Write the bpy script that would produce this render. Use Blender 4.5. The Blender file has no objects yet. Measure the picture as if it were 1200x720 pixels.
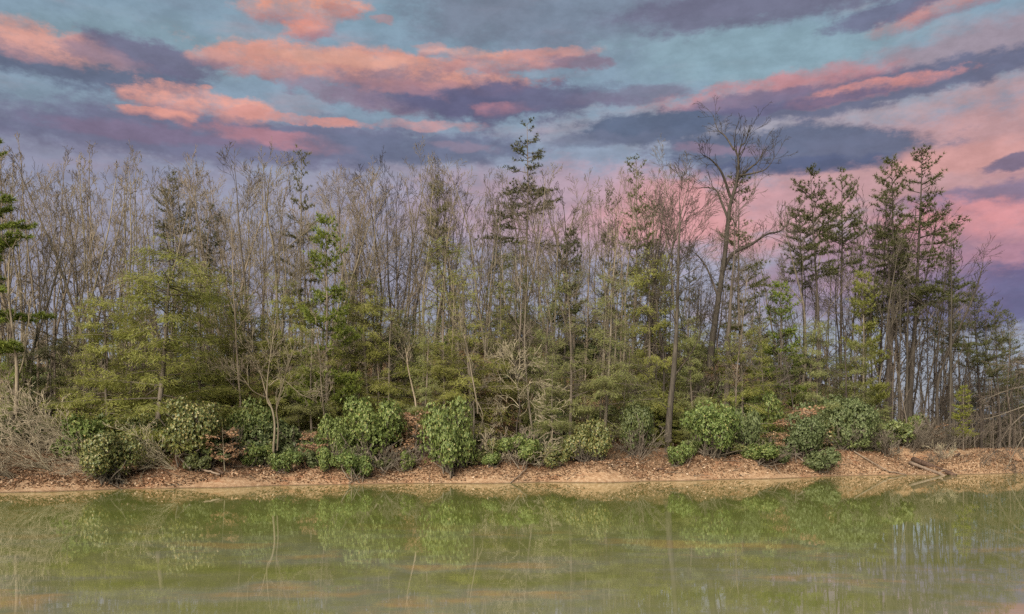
import bpy, math, random
import numpy as np
from mathutils import Vector, noise as mnoise

R = math.radians
scene = bpy.context.scene
COL = scene.collection

# ------------------------------------------------------------------ camera
CAM_H = 2.2
FPX = 1039.0            # focal length in pixels of the 1200 px wide photograph
HORIZON = 512.0
cam_data = bpy.data.cameras.new("camera")
cam = bpy.data.objects.new("camera", cam_data)
COL.objects.link(cam)
cam.location = (0, 0, CAM_H)
cam.rotation_euler = (R(90), 0, 0)
cam_data.sensor_width = 36.0
cam_data.lens = 36.0 * FPX / 1200.0
cam_data.shift_y = (HORIZON - 360.0) / 1200.0
cam_data.clip_start = 0.1
cam_data.clip_end = 6000
scene.camera = cam

# ------------------------------------------------------------------ exposure
EXPOSURE = 2.68
scene.view_settings.view_transform = 'Standard'
scene.view_settings.look = 'None'
scene.view_settings.exposure = EXPOSURE
scene.view_settings.gamma = 1.0
scene.cycles.max_bounces = 6
scene.cycles.diffuse_bounces = 3
scene.cycles.glossy_bounces = 3
scene.cycles.transmission_bounces = 4
scene.cycles.use_denoising = False
scene.cycles.denoiser = 'OPENIMAGEDENOISE'
scene.cycles.denoising_input_passes = 'RGB_ALBEDO_NORMAL'
scene.cycles.denoising_prefilter = 'ACCURATE'

# ------------------------------------------------------------------ sun
SUN_EL, SUN_AZ = R(30), R(200)          # azimuth clockwise from +Y: behind the camera, to its left
sd = Vector((math.sin(SUN_AZ) * math.cos(SUN_EL), math.cos(SUN_AZ) * math.cos(SUN_EL), math.sin(SUN_EL)))
sun_data = bpy.data.lights.new("sun", 'SUN')
sun_data.energy = 1.5
sun_data.angle = R(45)
sun_data.color = (1.0, 0.91, 0.78)
sun = bpy.data.objects.new("sun", sun_data)
sun.rotation_euler = (-sd).to_track_quat('-Z', 'Y').to_euler()
sun.location = (-30, -40, 60)
COL.objects.link(sun)


def lin(c):
    return tuple(((v / 255.0) / 12.92 if v / 255.0 <= 0.04045 else ((v / 255.0 + 0.055) / 1.055) ** 2.4) for v in c)


# ------------------------------------------------------------------ sky
SKY_STRENGTH = 0.1
world = bpy.data.worlds.new("World")
scene.world = world
world.use_nodes = True
wn, wl = world.node_tree.nodes, world.node_tree.links
wn.clear()


def N(kind, **props):
    n = wn.new(kind)
    for k, v in props.items():
        setattr(n, k, v)
    return n


def wmath(op, a, b=None, c=None):
    n = N('ShaderNodeMath', operation=op)
    for i, v in enumerate((a, b, c)):
        if v is None:
            continue
        if isinstance(v, (int, float)):
            n.inputs[i].default_value = v
        else:
            wl.new(v, n.inputs[i])
    return n.outputs[0]


def wmix(fac, a, b):
    n = N('ShaderNodeMix', data_type='RGBA', blend_type='MIX')
    for sock, v in ((n.inputs[0], fac), (n.inputs[6], a), (n.inputs[7], b)):
        if isinstance(v, (int, float)):
            sock.default_value = v
        elif isinstance(v, tuple):
            sock.default_value = (*v, 1)
        else:
            wl.new(v, sock)
    return n.outputs[2]


def wrange(v, a, b, c=0.0, d=1.0):
    n = N('ShaderNodeMapRange', interpolation_type='SMOOTHSTEP')
    wl.new(v, n.inputs[0])
    n.inputs[1].default_value, n.inputs[2].default_value = a, b
    n.inputs[3].default_value, n.inputs[4].default_value = c, d
    return n.outputs[0]


def wvec(op, a, b):
    n = N('ShaderNodeVectorMath', operation=op)
    for i, v in enumerate((a, b)):
        if isinstance(v, tuple):
            n.inputs[i].default_value = v
        else:
            wl.new(v, n.inputs[i])
    return n.outputs[0]


def wnoise(vec, scale, detail=4, rough=0.55):
    n = N('ShaderNodeTexNoise')
    n.inputs['Scale'].default_value = scale
    n.inputs['Detail'].default_value = detail
    n.inputs['Roughness'].default_value = rough
    wl.new(vec, n.inputs['Vector'])
    return n


tc = N('ShaderNodeTexCoord')
sep = N('ShaderNodeSeparateXYZ')
wl.new(tc.outputs['Generated'], sep.inputs[0])
az = wmath('ARCTAN2', sep.outputs[0], sep.outputs[1])
el = wmath('ARCSINE', wmath('MINIMUM', wmath('MAXIMUM', sep.outputs[2], -1.0), 1.0))
comb = N('ShaderNodeCombineXYZ')
wl.new(az, comb.inputs[0]); wl.new(el, comb.inputs[1])
P0 = comb.outputs[0]
PS = wvec('MULTIPLY', P0, (1.0, 2.0, 1.0))                 # clouds are stretched along the horizon
n1 = wnoise(PS, 9.0, 5, 0.6)
n2 = wnoise(PS, 34.0, 4, 0.6)
warp = wvec('ADD', wvec('MULTIPLY', wvec('SUBTRACT', n1.outputs['Color'], (.5, .5, .5)), (0.045, 0.014, 0)),
            wvec('MULTIPLY', wvec('SUBTRACT', n2.outputs['Color'], (.5, .5, .5)), (0.034, 0.016, 0)))
PW = wvec('ADD', P0, warp)
edge = wmath('ADD', wmath('MULTIPLY', wmath('SUBTRACT', wnoise(PS, 26.0, 7, 0.68).outputs['Fac'], 0.5), 1.35),
             wmath('MULTIPLY', wmath('SUBTRACT', n1.outputs['Fac'], 0.5), 0.85))


def sky_pos(px, py):
    a = math.atan((px - 600.0) / FPX)
    e = math.atan((HORIZON - py) / FPX * math.cos(a))
    return a, e


GAIN = 1.0 / (SKY_STRENGTH * 2 ** EXPOSURE)


def scol(c):
    g = .3 * c[0] + .55 * c[1] + .15 * c[2]
    k = .92 if c[0] > c[2] + 30 else .80
    return tuple(v * GAIN for v in lin(tuple(g + (v - g) * k for v in c)))


ramp = N('ShaderNodeValToRGB')
cr = ramp.color_ramp
stops = [(0.0, (126, 132, 160)), (0.10, (142, 142, 168)), (0.20, (166, 154, 176)), (0.27, (152, 153, 178)),
         (0.34, (134, 156, 176)), (0.44, (130, 160, 178)), (0.60, (124, 156, 178)), (1.0, (92, 132, 168))]
while len(cr.elements) < len(stops):
    cr.elements.new(0.5)
for e_, (p_, c_) in zip(cr.elements, stops):
    e_.position = p_
    e_.color = (*scol(c_), 1)
elw = wmath('MULTIPLY', N('ShaderNodeSeparateXYZ').outputs[1], 1.0)
sepw = N('ShaderNodeSeparateXYZ'); wl.new(PW, sepw.inputs[0])
wl.new(wmath('MULTIPLY', sepw.outputs[1], 1.0), ramp.inputs[0])
nish = N('ShaderNodeTexSky', sky_type='NISHITA', sun_disc=False)
nish.sun_elevation = SUN_EL
nish.sun_rotation = SUN_AZ
nish_dim = wvec('MULTIPLY', nish.outputs[0], (0.22, 0.22, 0.22))
sky = wmix(0.15, ramp.outputs[0], nish_dim)
# loose streaky cloud everywhere, the same kind in and out of view
gen = wrange(wnoise(wvec('MULTIPLY', P0, (1.0, 4.0, 1.0)), 3.2, 6, 0.6).outputs['Fac'], 0.5, 0.72)
gen2 = wrange(wnoise(wvec('MULTIPLY', P0, (1.3, 5.0, 1.0)), 4.7, 5, 0.6).outputs['Fac'], 0.5, 0.75)
sky = wmix(wmath('MULTIPLY', gen, 0.40), sky, scol((128, 128, 155)))
sky = wmix(wmath('MULTIPLY', gen2, 0.35), sky, scol((196, 150, 155)))

# (px, py, rx, ry, tilt in degrees, colour, opacity, softness)
CLOUDS = [
    (1120, 190, 330, 70, 6, (205, 152, 150), .80, .9), (900, 140, 220, 30, 0, (178, 158, 168), .55, .9),
    (1150, 290, 210, 60, 4, (200, 142, 152), .85, .9), (690, 250, 230, 52, 0, (214, 164, 174), .8, .9),
    (800, 250, 105, 42, 0, (226, 158, 158), .80, .8), (500, 225, 240, 40, 0, (160, 150, 172), .55, .9),
    (930, 235, 90, 26, 0, (206, 158, 166), .7, .8), (330, 310, 420, 60, 0, (146, 144, 166), .6, .9),
    (680, 28, 210, 50, -3, (118, 124, 150), .6, .9), (560, 20, 90, 26, 0, (118, 128, 150), .5, .9),
    (900, 60, 190, 40, -4, (136, 172, 188), .75, .9), (180, 55, 190, 30, 3, (128, 158, 174), .7, .9),
    (60, 130, 120, 26, 0, (120, 146, 166), .6, .9),
    (930, -6, 210, 26, 2, (112, 112, 142), .9, .6), (1120, 4, 90, 12, 9, (205, 138, 132), .85, .6), (1045, 14, 70, 11, 5, (108, 106, 142), .8, .6),
    # upper band, right part
    (1060, 84, 210, 26, 6, (166, 142, 158), .8, .8),
    # the long bank on the left: grey underside, pink top
    (80, 74, 160, 22, -5, (98, 108, 138), .92, .6), (40, 50, 92, 18, -5, (216, 156, 144), .95, .5), (110, 58, 40, 12, -12, (200, 146, 142), .85, .6),
    (180, 68, 70, 18, -8, (112, 110, 142), .9, .6), (120, 66, 50, 9, -10, (150, 126, 146), .7, .7),
    (525, 110, 170, 30, -3, (104, 106, 140), .95, .6), (395, 108, 110, 12, -10, (150, 126, 150), .7, .8),
    (440, 84, 200, 21, -3, (216, 152, 138), .97, .45), (310, 76, 78, 17, -5, (212, 150, 138), .95, .5), (250, 70, 30, 10, 0, (200, 148, 142), .8, .6),
    (600, 72, 92, 13, 2, (208, 146, 138), .92, .5), (545, 62, 60, 7, 0, (220, 160, 146), .8, .6), (400, 70, 90, 7, 0, (226, 166, 148), .7, .7),
    (570, 118, 120, 19, 0, (100, 100, 138), .9, .6), (470, 104, 60, 8, -4, (176, 132, 142), .6, .8), (520, 100, 40, 5, 0, (186, 136, 142), .7, .6),
    (590, 128, 44, 8, 0, (182, 128, 140), .7, .6), (685, 74, 42, 7, -6, (140, 118, 142), .8, .6),
    (660, 116, 70, 16, 3, (106, 108, 142), .8, .7), (740, 112, 80, 9, 2, (124, 118, 148), .7, .7), (640, 62, 46, 5, 0, (192, 146, 146), .6, .8),
    # lone orange cloud
    (362, 10, 78, 18, 4, (228, 152, 128), .97, .45), (368, 32, 34, 14, 14, (220, 144, 128), .9, .5), (405, 14, 30, 8, -10, (184, 128, 126), .75, .6), (448, 24, 14, 5, 0, (190, 140, 140), .6, .6),
    (500, 54, 20, 4, 0, (190, 150, 150), .6, .7),
    # mid-left purple band and its pink lights
    (260, 164, 330, 30, 2, (112, 112, 146), .88, .7), (240, 124, 92, 16, -2, (224, 156, 142), .97, .45), (180, 133, 44, 7, 0, (224, 152, 138), .9, .5),
    (350, 140, 92, 6, -1, (216, 150, 142), .9, .5), (330, 164, 90, 10, -4, (186, 130, 142), .8, .7), (180, 158, 120, 10, 0, (132, 112, 144), .7, .7),
    (480, 176, 130, 17, 0, (106, 116, 148), .8, .7), (497, 147, 60, 6, 1, (204, 154, 156), .85, .6), (540, 172, 40, 5, -5, (156, 132, 154), .5, .9),
    (80, 190, 180, 22, 0, (130, 126, 154), .4, .9),
    # right mid bank
    (1000, 112, 200, 17, 3, (106, 112, 144), .95, .5), (900, 106, 130, 15, 4, (196, 134, 140), .85, .55), (1010, 108, 92, 9, 3, (212, 142, 138), .9, .5),
    (880, 118, 90, 10, 2, (122, 112, 146), .8, .6), (935, 122, 110, 6, 1, (108, 104, 142), .8, .6),
    # blue lenses
    (760, 151, 92, 18, 1, (92, 108, 140), .95, .5), (930, 176, 168, 25, -3, (98, 110, 142), .95, .5), (700, 166, 70, 10, 0, (112, 120, 150), .7, .7),
    (850, 176, 60, 7, -4, (150, 124, 150), .7, .7), (930, 196, 120, 10, -2, (86, 98, 138), .7, .7),
    (1120, 186, 70, 16, 0, (214, 156, 152), .8, .7), (1200, 188, 40, 7, 4, (118, 108, 140), .9, .6),
    (1190, 226, 130, 15, 2, (140, 122, 154), .9, .7), (1160, 262, 100, 26, -6, (218, 146, 150), .9, .6), (1200, 300, 110, 16, 4, (184, 130, 154), .8, .7),
    (1180, 345, 160, 34, 0, (102, 100, 148), .9, .7), (1000, 330, 130, 40, 0, (150, 130, 160), .6, .9),
]
body = wrange(wnoise(PS, 19.0, 8, 0.7).outputs['Fac'], 0.36, 0.60, 0.42, 1.0)
for (px, py, rx, ry, tilt, c_, op, soft) in CLOUDS:
    a_, e_ = sky_pos(px, py)
    m_ = N('ShaderNodeMapping', vector_type='TEXTURE')
    wl.new(PW, m_.inputs['Vector'])
    m_.inputs['Location'].default_value = (a_, e_, 0)
    m_.inputs['Rotation'].default_value = (0, 0, R(tilt))
    m_.inputs['Scale'].default_value = (rx / FPX, ry / FPX, 1)
    ln = N('ShaderNodeVectorMath', operation='LENGTH')
    wl.new(m_.outputs[0], ln.inputs[0])
    d_ = wmath('ADD', ln.outputs['Value'], edge)
    mask = wrange(d_, 1.0 + soft * .30, 1.0 - soft * .62, 0.0, op)
    cc_ = scol(c_)
    if soft < .65 and c_[0] > c_[2] and ry > 6:      # the low sun lights the tops, the undersides stay mauve
        ly = N('ShaderNodeSeparateXYZ'); wl.new(m_.outputs[0], ly.inputs[0])
        lit_ = wrange(wmath('ADD', ly.outputs[1], wmath('MULTIPLY', edge, .9)), -.95, .25)
        cc_ = wmix(lit_, scol(tuple(.5 * v + .5 * u_ for v, u_ in zip(c_, (112, 100, 140)))), scol(tuple(min(255, v * 1.03) for v in c_)))
    sky = wmix(wmath('MULTIPLY', mask, body) if soft < .65 and c_[0] > c_[2] else mask, sky, cc_)
shade = wrange(wnoise(PS, 21.0, 7, 0.66).outputs['Fac'], 0.3, 0.7, 0.86, 1.10)
mulv = N('ShaderNodeVectorMath', operation='SCALE')
wl.new(sky, mulv.inputs[0]); wl.new(shade, mulv.inputs['Scale'])
bg = N('ShaderNodeBackground')
bg.inputs['Strength'].default_value = SKY_STRENGTH
wl.new(mulv.outputs[0], bg.inputs['Color'])
wout = N('ShaderNodeOutputWorld')
wl.new(bg.outputs[0], wout.inputs[0])

# ------------------------------------------------------------------ materials


def new_mat(name):
    m = bpy.data.materials.new(name)
    m.use_nodes = True
    nt = m.node_tree
    nt.nodes.clear()
    out = nt.nodes.new('ShaderNodeOutputMaterial')
    return m, nt, out


def mnode(nt, kind, **props):
    n = nt.nodes.new(kind)
    for k, v in props.items():
        setattr(n, k, v)
    return n


def ramp_node(nt, fac, stops, interp='LINEAR'):
    n = nt.nodes.new('ShaderNodeValToRGB')
    n.color_ramp.interpolation = interp
    while len(n.color_ramp.elements) < len(stops):
        n.color_ramp.elements.new(.5)
    for e, (p, c) in zip(n.color_ramp.elements, stops):
        e.position = p
        e.color = (*c, 1)
    nt.links.new(fac, n.inputs[0])
    return n.outputs[0]


def hsv_jitter(nt, col, amount):
    oi = nt.nodes.new('ShaderNodeObjectInfo')
    h = nt.nodes.new('ShaderNodeHueSaturation')
    r = nt.nodes.new('ShaderNodeMapRange')
    nt.links.new(oi.outputs['Random'], r.inputs[0])
    r.inputs[3].default_value, r.inputs[4].default_value = 1 - amount, 1 + amount
    nt.links.new(r.outputs[0], h.inputs['Value'])
    r2 = nt.nodes.new('ShaderNodeMath'); r2.operation = 'FRACT'
    r3 = nt.nodes.new('ShaderNodeMath'); r3.operation = 'MULTIPLY'; r3.inputs[1].default_value = 7.31
    nt.links.new(oi.outputs['Random'], r3.inputs[0]); nt.links.new(r3.outputs[0], r2.inputs[0])
    r4 = nt.nodes.new('ShaderNodeMapRange'); nt.links.new(r2.outputs[0], r4.inputs[0])
    r4.inputs[3].default_value, r4.inputs[4].default_value = .5 - amount * .05, .5 + amount * .05
    nt.links.new(r4.outputs[0], h.inputs['Hue'])
    nt.links.new(col, h.inputs['Color'])
    return h.outputs[0]


def bark_mat(name, c1, c2, c3, jitter=.22):
    m, nt, out = new_mat(name)
    tcn = mnode(nt, 'ShaderNodeTexCoord')
    mp = mnode(nt, 'ShaderNodeMapping'); mp.inputs['Scale'].default_value = (5, 5, .8)
    nt.links.new(tcn.outputs['Object'], mp.inputs[0])
    nz = mnode(nt, 'ShaderNodeTexNoise'); nz.inputs['Scale'].default_value = 1.6; nz.inputs['Detail'].default_value = 5
    nz.inputs['Roughness'].default_value = .7
    nt.links.new(mp.outputs[0], nz.inputs['Vector'])
    col = ramp_node(nt, nz.outputs['Fac'], [(.3, c1), (.5, c2), (.7, c3)])
    col = hsv_jitter(nt, col, jitter)
    b = mnode(nt, 'ShaderNodeBsdfPrincipled')
    b.inputs['Roughness'].default_value = .9
    b.inputs['Specular IOR Level'].default_value = .15
    nt.links.new(col, b.inputs['Base Color'])
    bp = mnode(nt, 'ShaderNodeBump'); bp.inputs['Strength'].default_value = .6; bp.inputs['Distance'].default_value = .04
    nt.links.new(nz.outputs['Fac'], bp.inputs['Height']); nt.links.new(bp.outputs[0], b.inputs['Normal'])
    nt.links.new(b.outputs[0], out.inputs[0])
    return m


def leaf_mat(name, stops, jitter=.15, rough=.55, spec=.3, trans=.3):
    m, nt, out = new_mat(name)
    geo = mnode(nt, 'ShaderNodeNewGeometry')
    col = ramp_node(nt, geo.outputs['Random Per Island'], stops)
    col = hsv_jitter(nt, col, jitter)
    b = mnode(nt, 'ShaderNodeBsdfPrincipled')
    b.inputs['Roughness'].default_value = rough
    b.inputs['Specular IOR Level'].default_value = spec
    nt.links.new(col, b.inputs['Base Color'])
    t = mnode(nt, 'ShaderNodeBsdfTranslucent')
    nt.links.new(col, t.inputs['Color'])
    mx = mnode(nt, 'ShaderNodeMixShader'); mx.inputs[0].default_value = trans
    nt.links.new(b.outputs[0], mx.inputs[1]); nt.links.new(t.outputs[0], mx.inputs[2])
    nt.links.new(mx.outputs[0], out.inputs[0])
    return m


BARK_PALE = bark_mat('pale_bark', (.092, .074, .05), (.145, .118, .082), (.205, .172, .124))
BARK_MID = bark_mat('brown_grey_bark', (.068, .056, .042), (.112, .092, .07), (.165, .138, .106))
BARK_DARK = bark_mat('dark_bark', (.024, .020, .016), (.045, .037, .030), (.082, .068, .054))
BARK_MID_DARK = bark_mat('mid_dark_grey_bark', (.05, .042, .034), (.09, .075, .06), (.14, .12, .098))  # grey-brown bark tone between the brown-grey and the dark one
BARK_WHITE = bark_mat('bleached_bark', (.24, .21, .18), (.32, .29, .25), (.40, .37, .33), .1)
BARK_GREY = bark_mat('grey_shrub_bark', (.165, .135, .09), (.24, .20, .138), (.31, .265, .19))
WOOD_DARK = bark_mat('rotten_wood', (.035, .022, .016), (.07, .045, .032), (.13, .085, .06), .1)
WOOD_TAN = bark_mat('weathered_wood', (.105, .078, .056), (.165, .122, .09), (.23, .178, .135), .1)

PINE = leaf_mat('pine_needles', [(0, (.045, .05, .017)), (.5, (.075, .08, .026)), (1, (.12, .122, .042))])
PINE_OLIVE = leaf_mat('olive_needles', [(0, (.075, .075, .03)), (.5, (.11, .105, .04)), (1, (.15, .135, .055))])
PINE_BRIGHT = leaf_mat('bright_needles', [(0, (.08, .11, .018)), (.5, (.14, .175, .028)), (1, (.20, .22, .045))], trans=.4)
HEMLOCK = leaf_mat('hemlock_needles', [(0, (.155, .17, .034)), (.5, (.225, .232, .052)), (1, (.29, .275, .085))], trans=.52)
HEMLOCK_SOFT = leaf_mat('soft_grey_green_needles', [(0, (.155, .17, .052)), (.5, (.225, .232, .08)), (1, (.285, .28, .115))], trans=.52)
YELLOW_NEEDLE = leaf_mat('yellow_green_needles', [(0, (.12, .13, .02)), (.5, (.18, .19, .03)), (1, (.24, .235, .045))])
RHODO = leaf_mat('rhododendron_leaves', [(0, (.045, .07, .016)), (.4, (.10, .135, .034)), (.8, (.16, .195, .056)), (.94, (.21, .24, .085)), (1, (.26, .20, .07))], .12, .5, .25, .25)
RHODO_GREY = leaf_mat('grey_green_leaves', [(0, (.055, .075, .028)), (.5, (.10, .122, .046)), (1, (.165, .185, .082))], .12, .5, .25, .25)
RHODO_YELLOW = leaf_mat('yellow_tinged_leaves', [(0, (.06, .085, .025)), (.5, (.12, .14, .045)), (.8, (.19, .18, .06)), (1, (.30, .23, .08))], .12, .45, .4, .2)
LAUREL = leaf_mat('laurel_leaves', [(0, (.06, .08, .026)), (.5, (.11, .13, .042)), (1, (.17, .18, .065))], .2, .5, .35, .2)
DEAD_LEAF = leaf_mat('withered_leaves', [(0, (.20, .11, .06)), (.5, (.29, .175, .10)), (1, (.37, .25, .155))], .12, .7, .15, .35)
LITTER = leaf_mat('leaf_litter', [(0, (.06, .032, .018)), (.3, (.135, .07, .037)), (.65, (.235, .138, .08)), (.9, (.34, .23, .145)), (1, (.43, .33, .235))], .0, .75, .15, .1)


def ground_mat():
    m, nt, out = new_mat('leaf_covered_soil')
    geo = mnode(nt, 'ShaderNodeNewGeometry')
    sp = mnode(nt, 'ShaderNodeSeparateXYZ'); nt.links.new(geo.outputs['Position'], sp.inputs[0])

    def nz(scale, det=6, rough=.65):
        n = mnode(nt, 'ShaderNodeTexNoise')
        n.inputs['Scale'].default_value = scale; n.inputs['Detail'].default_value = det; n.inputs['Roughness'].default_value = rough
        nt.links.new(geo.outputs['Position'], n.inputs['Vector'])
        return n.outputs['Fac']

    def mix(f, a, b):
        n = mnode(nt, 'ShaderNodeMix', data_type='RGBA')
        for s, v in ((n.inputs[0], f), (n.inputs[6], a), (n.inputs[7], b)):
            if isinstance(v, tuple):
                s.default_value = (*v, 1)
            elif isinstance(v, float):
                s.default_value = v
            else:
                nt.links.new(v, s)
        return n.outputs[2]

    def rng_(v, a, b, c=0., d=1.):
        n = mnode(nt, 'ShaderNodeMapRange', interpolation_type='SMOOTHSTEP')
        nt.links.new(v, n.inputs[0])
        for i, x in enumerate((a, b, c, d)):
            n.inputs[i + 1].default_value = x
        return n.outputs[0]
    litter = ramp_node(nt, nz(7.0, 8, .75), [(.3, (.07, .04, .024)), (.45, (.15, .09, .052)), (.58, (.24, .155, .095)), (.72, (.34, .24, .16))])
    sand = ramp_node(nt, nz(5.0, 7, .7), [(.3, (.15, .085, .045)), (.48, (.26, .162, .094)), (.7, (.375, .268, .172))])
    hz = mnode(nt, 'ShaderNodeMath', operation='ADD')
    nt.links.new(sp.outputs[2], hz.inputs[0])
    jit = mnode(nt, 'ShaderNodeMath', operation='MULTIPLY_ADD')
    nt.links.new(nz(.8, 4), jit.inputs[0]); jit.inputs[1].default_value = 1.4; jit.inputs[2].default_value = -.7
    nt.links.new(jit.outputs[0], hz.inputs[1])
    col = mix(rng_(hz.outputs[0], .25, .75), sand, litter)
    px_ = rng_(sp.outputs[0], 21., 25.)
    col = mix(px_, col, sand)
    red = rng_(nz(.55, 3), .54, .66, 0., .4)
    col = mix(red, col, (.22, .085, .04))
    wet = rng_(sp.outputs[2], .0, .06)           # soaked band at the water's edge
    wet2 = mnode(nt, 'ShaderNodeMath', operation='MULTIPLY_ADD'); nt.links.new(nz(2.2, 4), wet2.inputs[0]); wet2.inputs[1].default_value = .9; wet2.inputs[2].default_value = -.1
    wet3 = mnode(nt, 'ShaderNodeMath', operation='MAXIMUM'); nt.links.new(wet, wet3.inputs[0]); nt.links.new(wet2.outputs[0], wet3.inputs[1])
    col = mix(wet3.outputs[0], (.07, .045, .026), col)
    b = mnode(nt, 'ShaderNodeBsdfPrincipled')
    b.inputs['Roughness'].default_value = .95
    b.inputs['Specular IOR Level'].default_value = .1
    nt.links.new(col, b.inputs['Base Color'])
    bp = mnode(nt, 'ShaderNodeBump'); bp.inputs['Strength'].default_value = .8; bp.inputs['Distance'].default_value = .06
    nt.links.new(nz(11., 6, .7), bp.inputs['Height']); nt.links.new(bp.outputs[0], b.inputs['Normal'])
    nt.links.new(b.outputs[0], out.inputs[0])
    return m


def water_mat():
    m, nt, out = new_mat('murky_pond_water')
    geo = mnode(nt, 'ShaderNodeNewGeometry')

    def nz(scale, sx, sy, det=3, rough=.5):
        mp = mnode(nt, 'ShaderNodeMapping'); mp.inputs['Scale'].default_value = (sx, sy, 1)
        nt.links.new(geo.outputs['Position'], mp.inputs[0])
        n = mnode(nt, 'ShaderNodeTexNoise')
        n.inputs['Scale'].default_value = scale; n.inputs['Detail'].default_value = det; n.inputs['Roughness'].default_value = rough
        nt.links.new(mp.outputs[0], n.inputs['Vector'])
        return n.outputs['Fac']
    green = ramp_node(nt, nz(.3, .5, 1.2, 3), [(.35, (.135, .158, .034)), (.65, (.17, .185, .052))])
    silt = ramp_node(nt, nz(.26, .8, 1.2, 5, .6), [(.36, (.14, .15, .042)), (.47, (.16, .16, .07)), (.54, (.17, .17, .11)), (.62, (.27, .185, .085))])
    spz = mnode(nt, 'ShaderNodeSeparateXYZ'); nt.links.new(geo.outputs['Position'], spz.inputs[0])
    near = mnode(nt, 'ShaderNodeMapRange', interpolation_type='SMOOTHSTEP'); nt.links.new(spz.outputs[1], near.inputs[0])
    for i_, v_ in enumerate((25., 14., 0., 1.)):
        near.inputs[i_ + 1].default_value = v_
    mxw = mnode(nt, 'ShaderNodeMix', data_type='RGBA')
    nt.links.new(near.outputs[0], mxw.inputs[0]); nt.links.new(green, mxw.inputs[6]); nt.links.new(silt, mxw.inputs[7])
    murk = mxw.outputs[2]
    b = mnode(nt, 'ShaderNodeBsdfPrincipled')
    nt.links.new(murk, b.inputs['Base Color'])
    b.inputs['Roughness'].default_value = .006
    b.inputs['IOR'].default_value = 1.5
    b.inputs['Specular IOR Level'].default_value = .5
    bp = mnode(nt, 'ShaderNodeBump'); bp.inputs['Strength'].default_value = .012; bp.inputs['Distance'].default_value = .05
    nt.links.new(nz(1.0, .8, 2.2, 3, .5), bp.inputs['Height'])
    bp2 = mnode(nt, 'ShaderNodeBump'); bp2.inputs['Strength'].default_value = .006; bp2.inputs['Distance'].default_value = .02
    nt.links.new(nz(5.0, .8, 2.5, 2, .5), bp2.inputs['Height']); nt.links.new(bp.outputs[0], bp2.inputs['Normal'])
    nt.links.new(bp2.outputs[0], b.inputs['Normal'])
    nt.links.new(b.outputs[0], out.inputs[0])
    return m


# ------------------------------------------------------------------ the lie of the land
SH_T = [(x - 600) / FPX for x in (-900, -300, 0, 150, 300, 450, 600, 750, 900, 1000, 1060, 1100, 1160, 1215, 1260, 1320, 1500, 2100)]
SH_Y = [24, 31, 34.8, 36.8, 39.4, 41.2, 42.0, 43.2, 46.5, 49.5, 50.5, 50.5, 52.0, 55.0, 53.0, 49.0, 44.0, 36.0]
RD_T = [(x - 600) / FPX for x in (-900, 0, 200, 350, 600, 700, 850, 950, 1010, 1060, 1120, 1300, 2100)]
RD_Z = [7.5, 7.6, 8.2, 9.2, 10.6, 10.2, 8.8, 7.6, 6.0, 3.6, 1.0, .8, 3.5]
PR_D = [-40, -4, 0, .5, 1.3, 2.6, 5.5]
PR_Z = [-2.2, -.9, 0, .26, .72, 1.0, 1.35]


def fbm(x, y, s, o=3):
    v, a = 0.0, 1.0
    for i in range(o):
        v += a * mnoise.noise((x * s, y * s, 3.7 * i))
        a *= .5; s *= 2.1
    return v


def shore(t):
    return float(np.interp(t, SH_T, SH_Y))


def ground(x, y):
    t = x / max(y, 14.0)
    ysh = shore(t) + .8 * fbm(t * FPX / 75.0, 0.3, 1.0, 3)
    d = y - ysh
    if d < 5.5:
        z = float(np.interp(d, PR_D, PR_Z))
        if d > 0:
            z *= 1.0 + .35 * mnoise.noise((x * .22, 7.1, 0)) + .75 * mnoise.noise((x * .38, 2.1, d * .3))
            z = max(z, .22 * float(np.interp(d, PR_D, PR_Z)))
            if (x / max(y, 14.0)) > .45:
                z *= .85
    else:
        rz = float(np.interp(t, RD_T, RD_Z))
        s = min(1.0, (d - 5.5) / 27.0)
        s2 = s * s * (3 - 2 * s) * .6 + s * .4
        z = 1.35 + (rz - 1.35) * s2
        if d > 34:
            z -= min(4.5, (d - 34) * .05) * (1 if rz > 3 else 0)
    if t > .41 and d > 0:                      # the low sandy point, with the ground falling away behind it
        k = min(1.0, (t - .41) / .06)
        pt = 1.75 * math.exp(-((d - 8.0) / 5.5) ** 2) * (1 if t < .53 else max(.35, 1 - (t - .53) * 12)) + .30
        low = min(z, pt + min(.5, d * .12))
        z = z * (1 - k) + low * k
    side = max(abs(x) - 110.0, -10.0 - y)       # banks that close the pond outside the view
    if side > 0 and d < 0:
        z = max(z, min(3.0, -1.0 + side * .25))
    if d > .3:
        z += .16 * fbm(x, y, .55, 3) * min(1, d / 2.5)
    if 0 < d < 6:
        z += .05 * fbm(x, y, 2.6, 2)
    return z


def spaced(lo, hi, flo, fhi, fine, coarse):
    xs = list(np.arange(flo, fhi + 1e-6, fine))
    step = fine
    x = fhi
    while x < hi:
        step = min(step * 1.25, coarse); x += step; xs.append(x)
    step = fine; x = flo
    while x > lo:
        step = min(step * 1.25, coarse); x -= step; xs.insert(0, x)
    return xs


def link(name, mesh, mat=None, parent=None, loc=None):
    o = bpy.data.objects.new(name, mesh)
    COL.objects.link(o)
    if mat is not None and mesh is not None and not mesh.materials:
        mesh.materials.append(mat)
    if parent is not None:
        o.parent = parent
    if loc is not None:
        o.location = loc
    return o


def tag(o, label=None, category=None, group=None, kind=None):
    for k, v in (('label', label), ('category', category), ('group', group), ('kind', kind)):
        if v:
            o[k] = v
    return o


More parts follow.
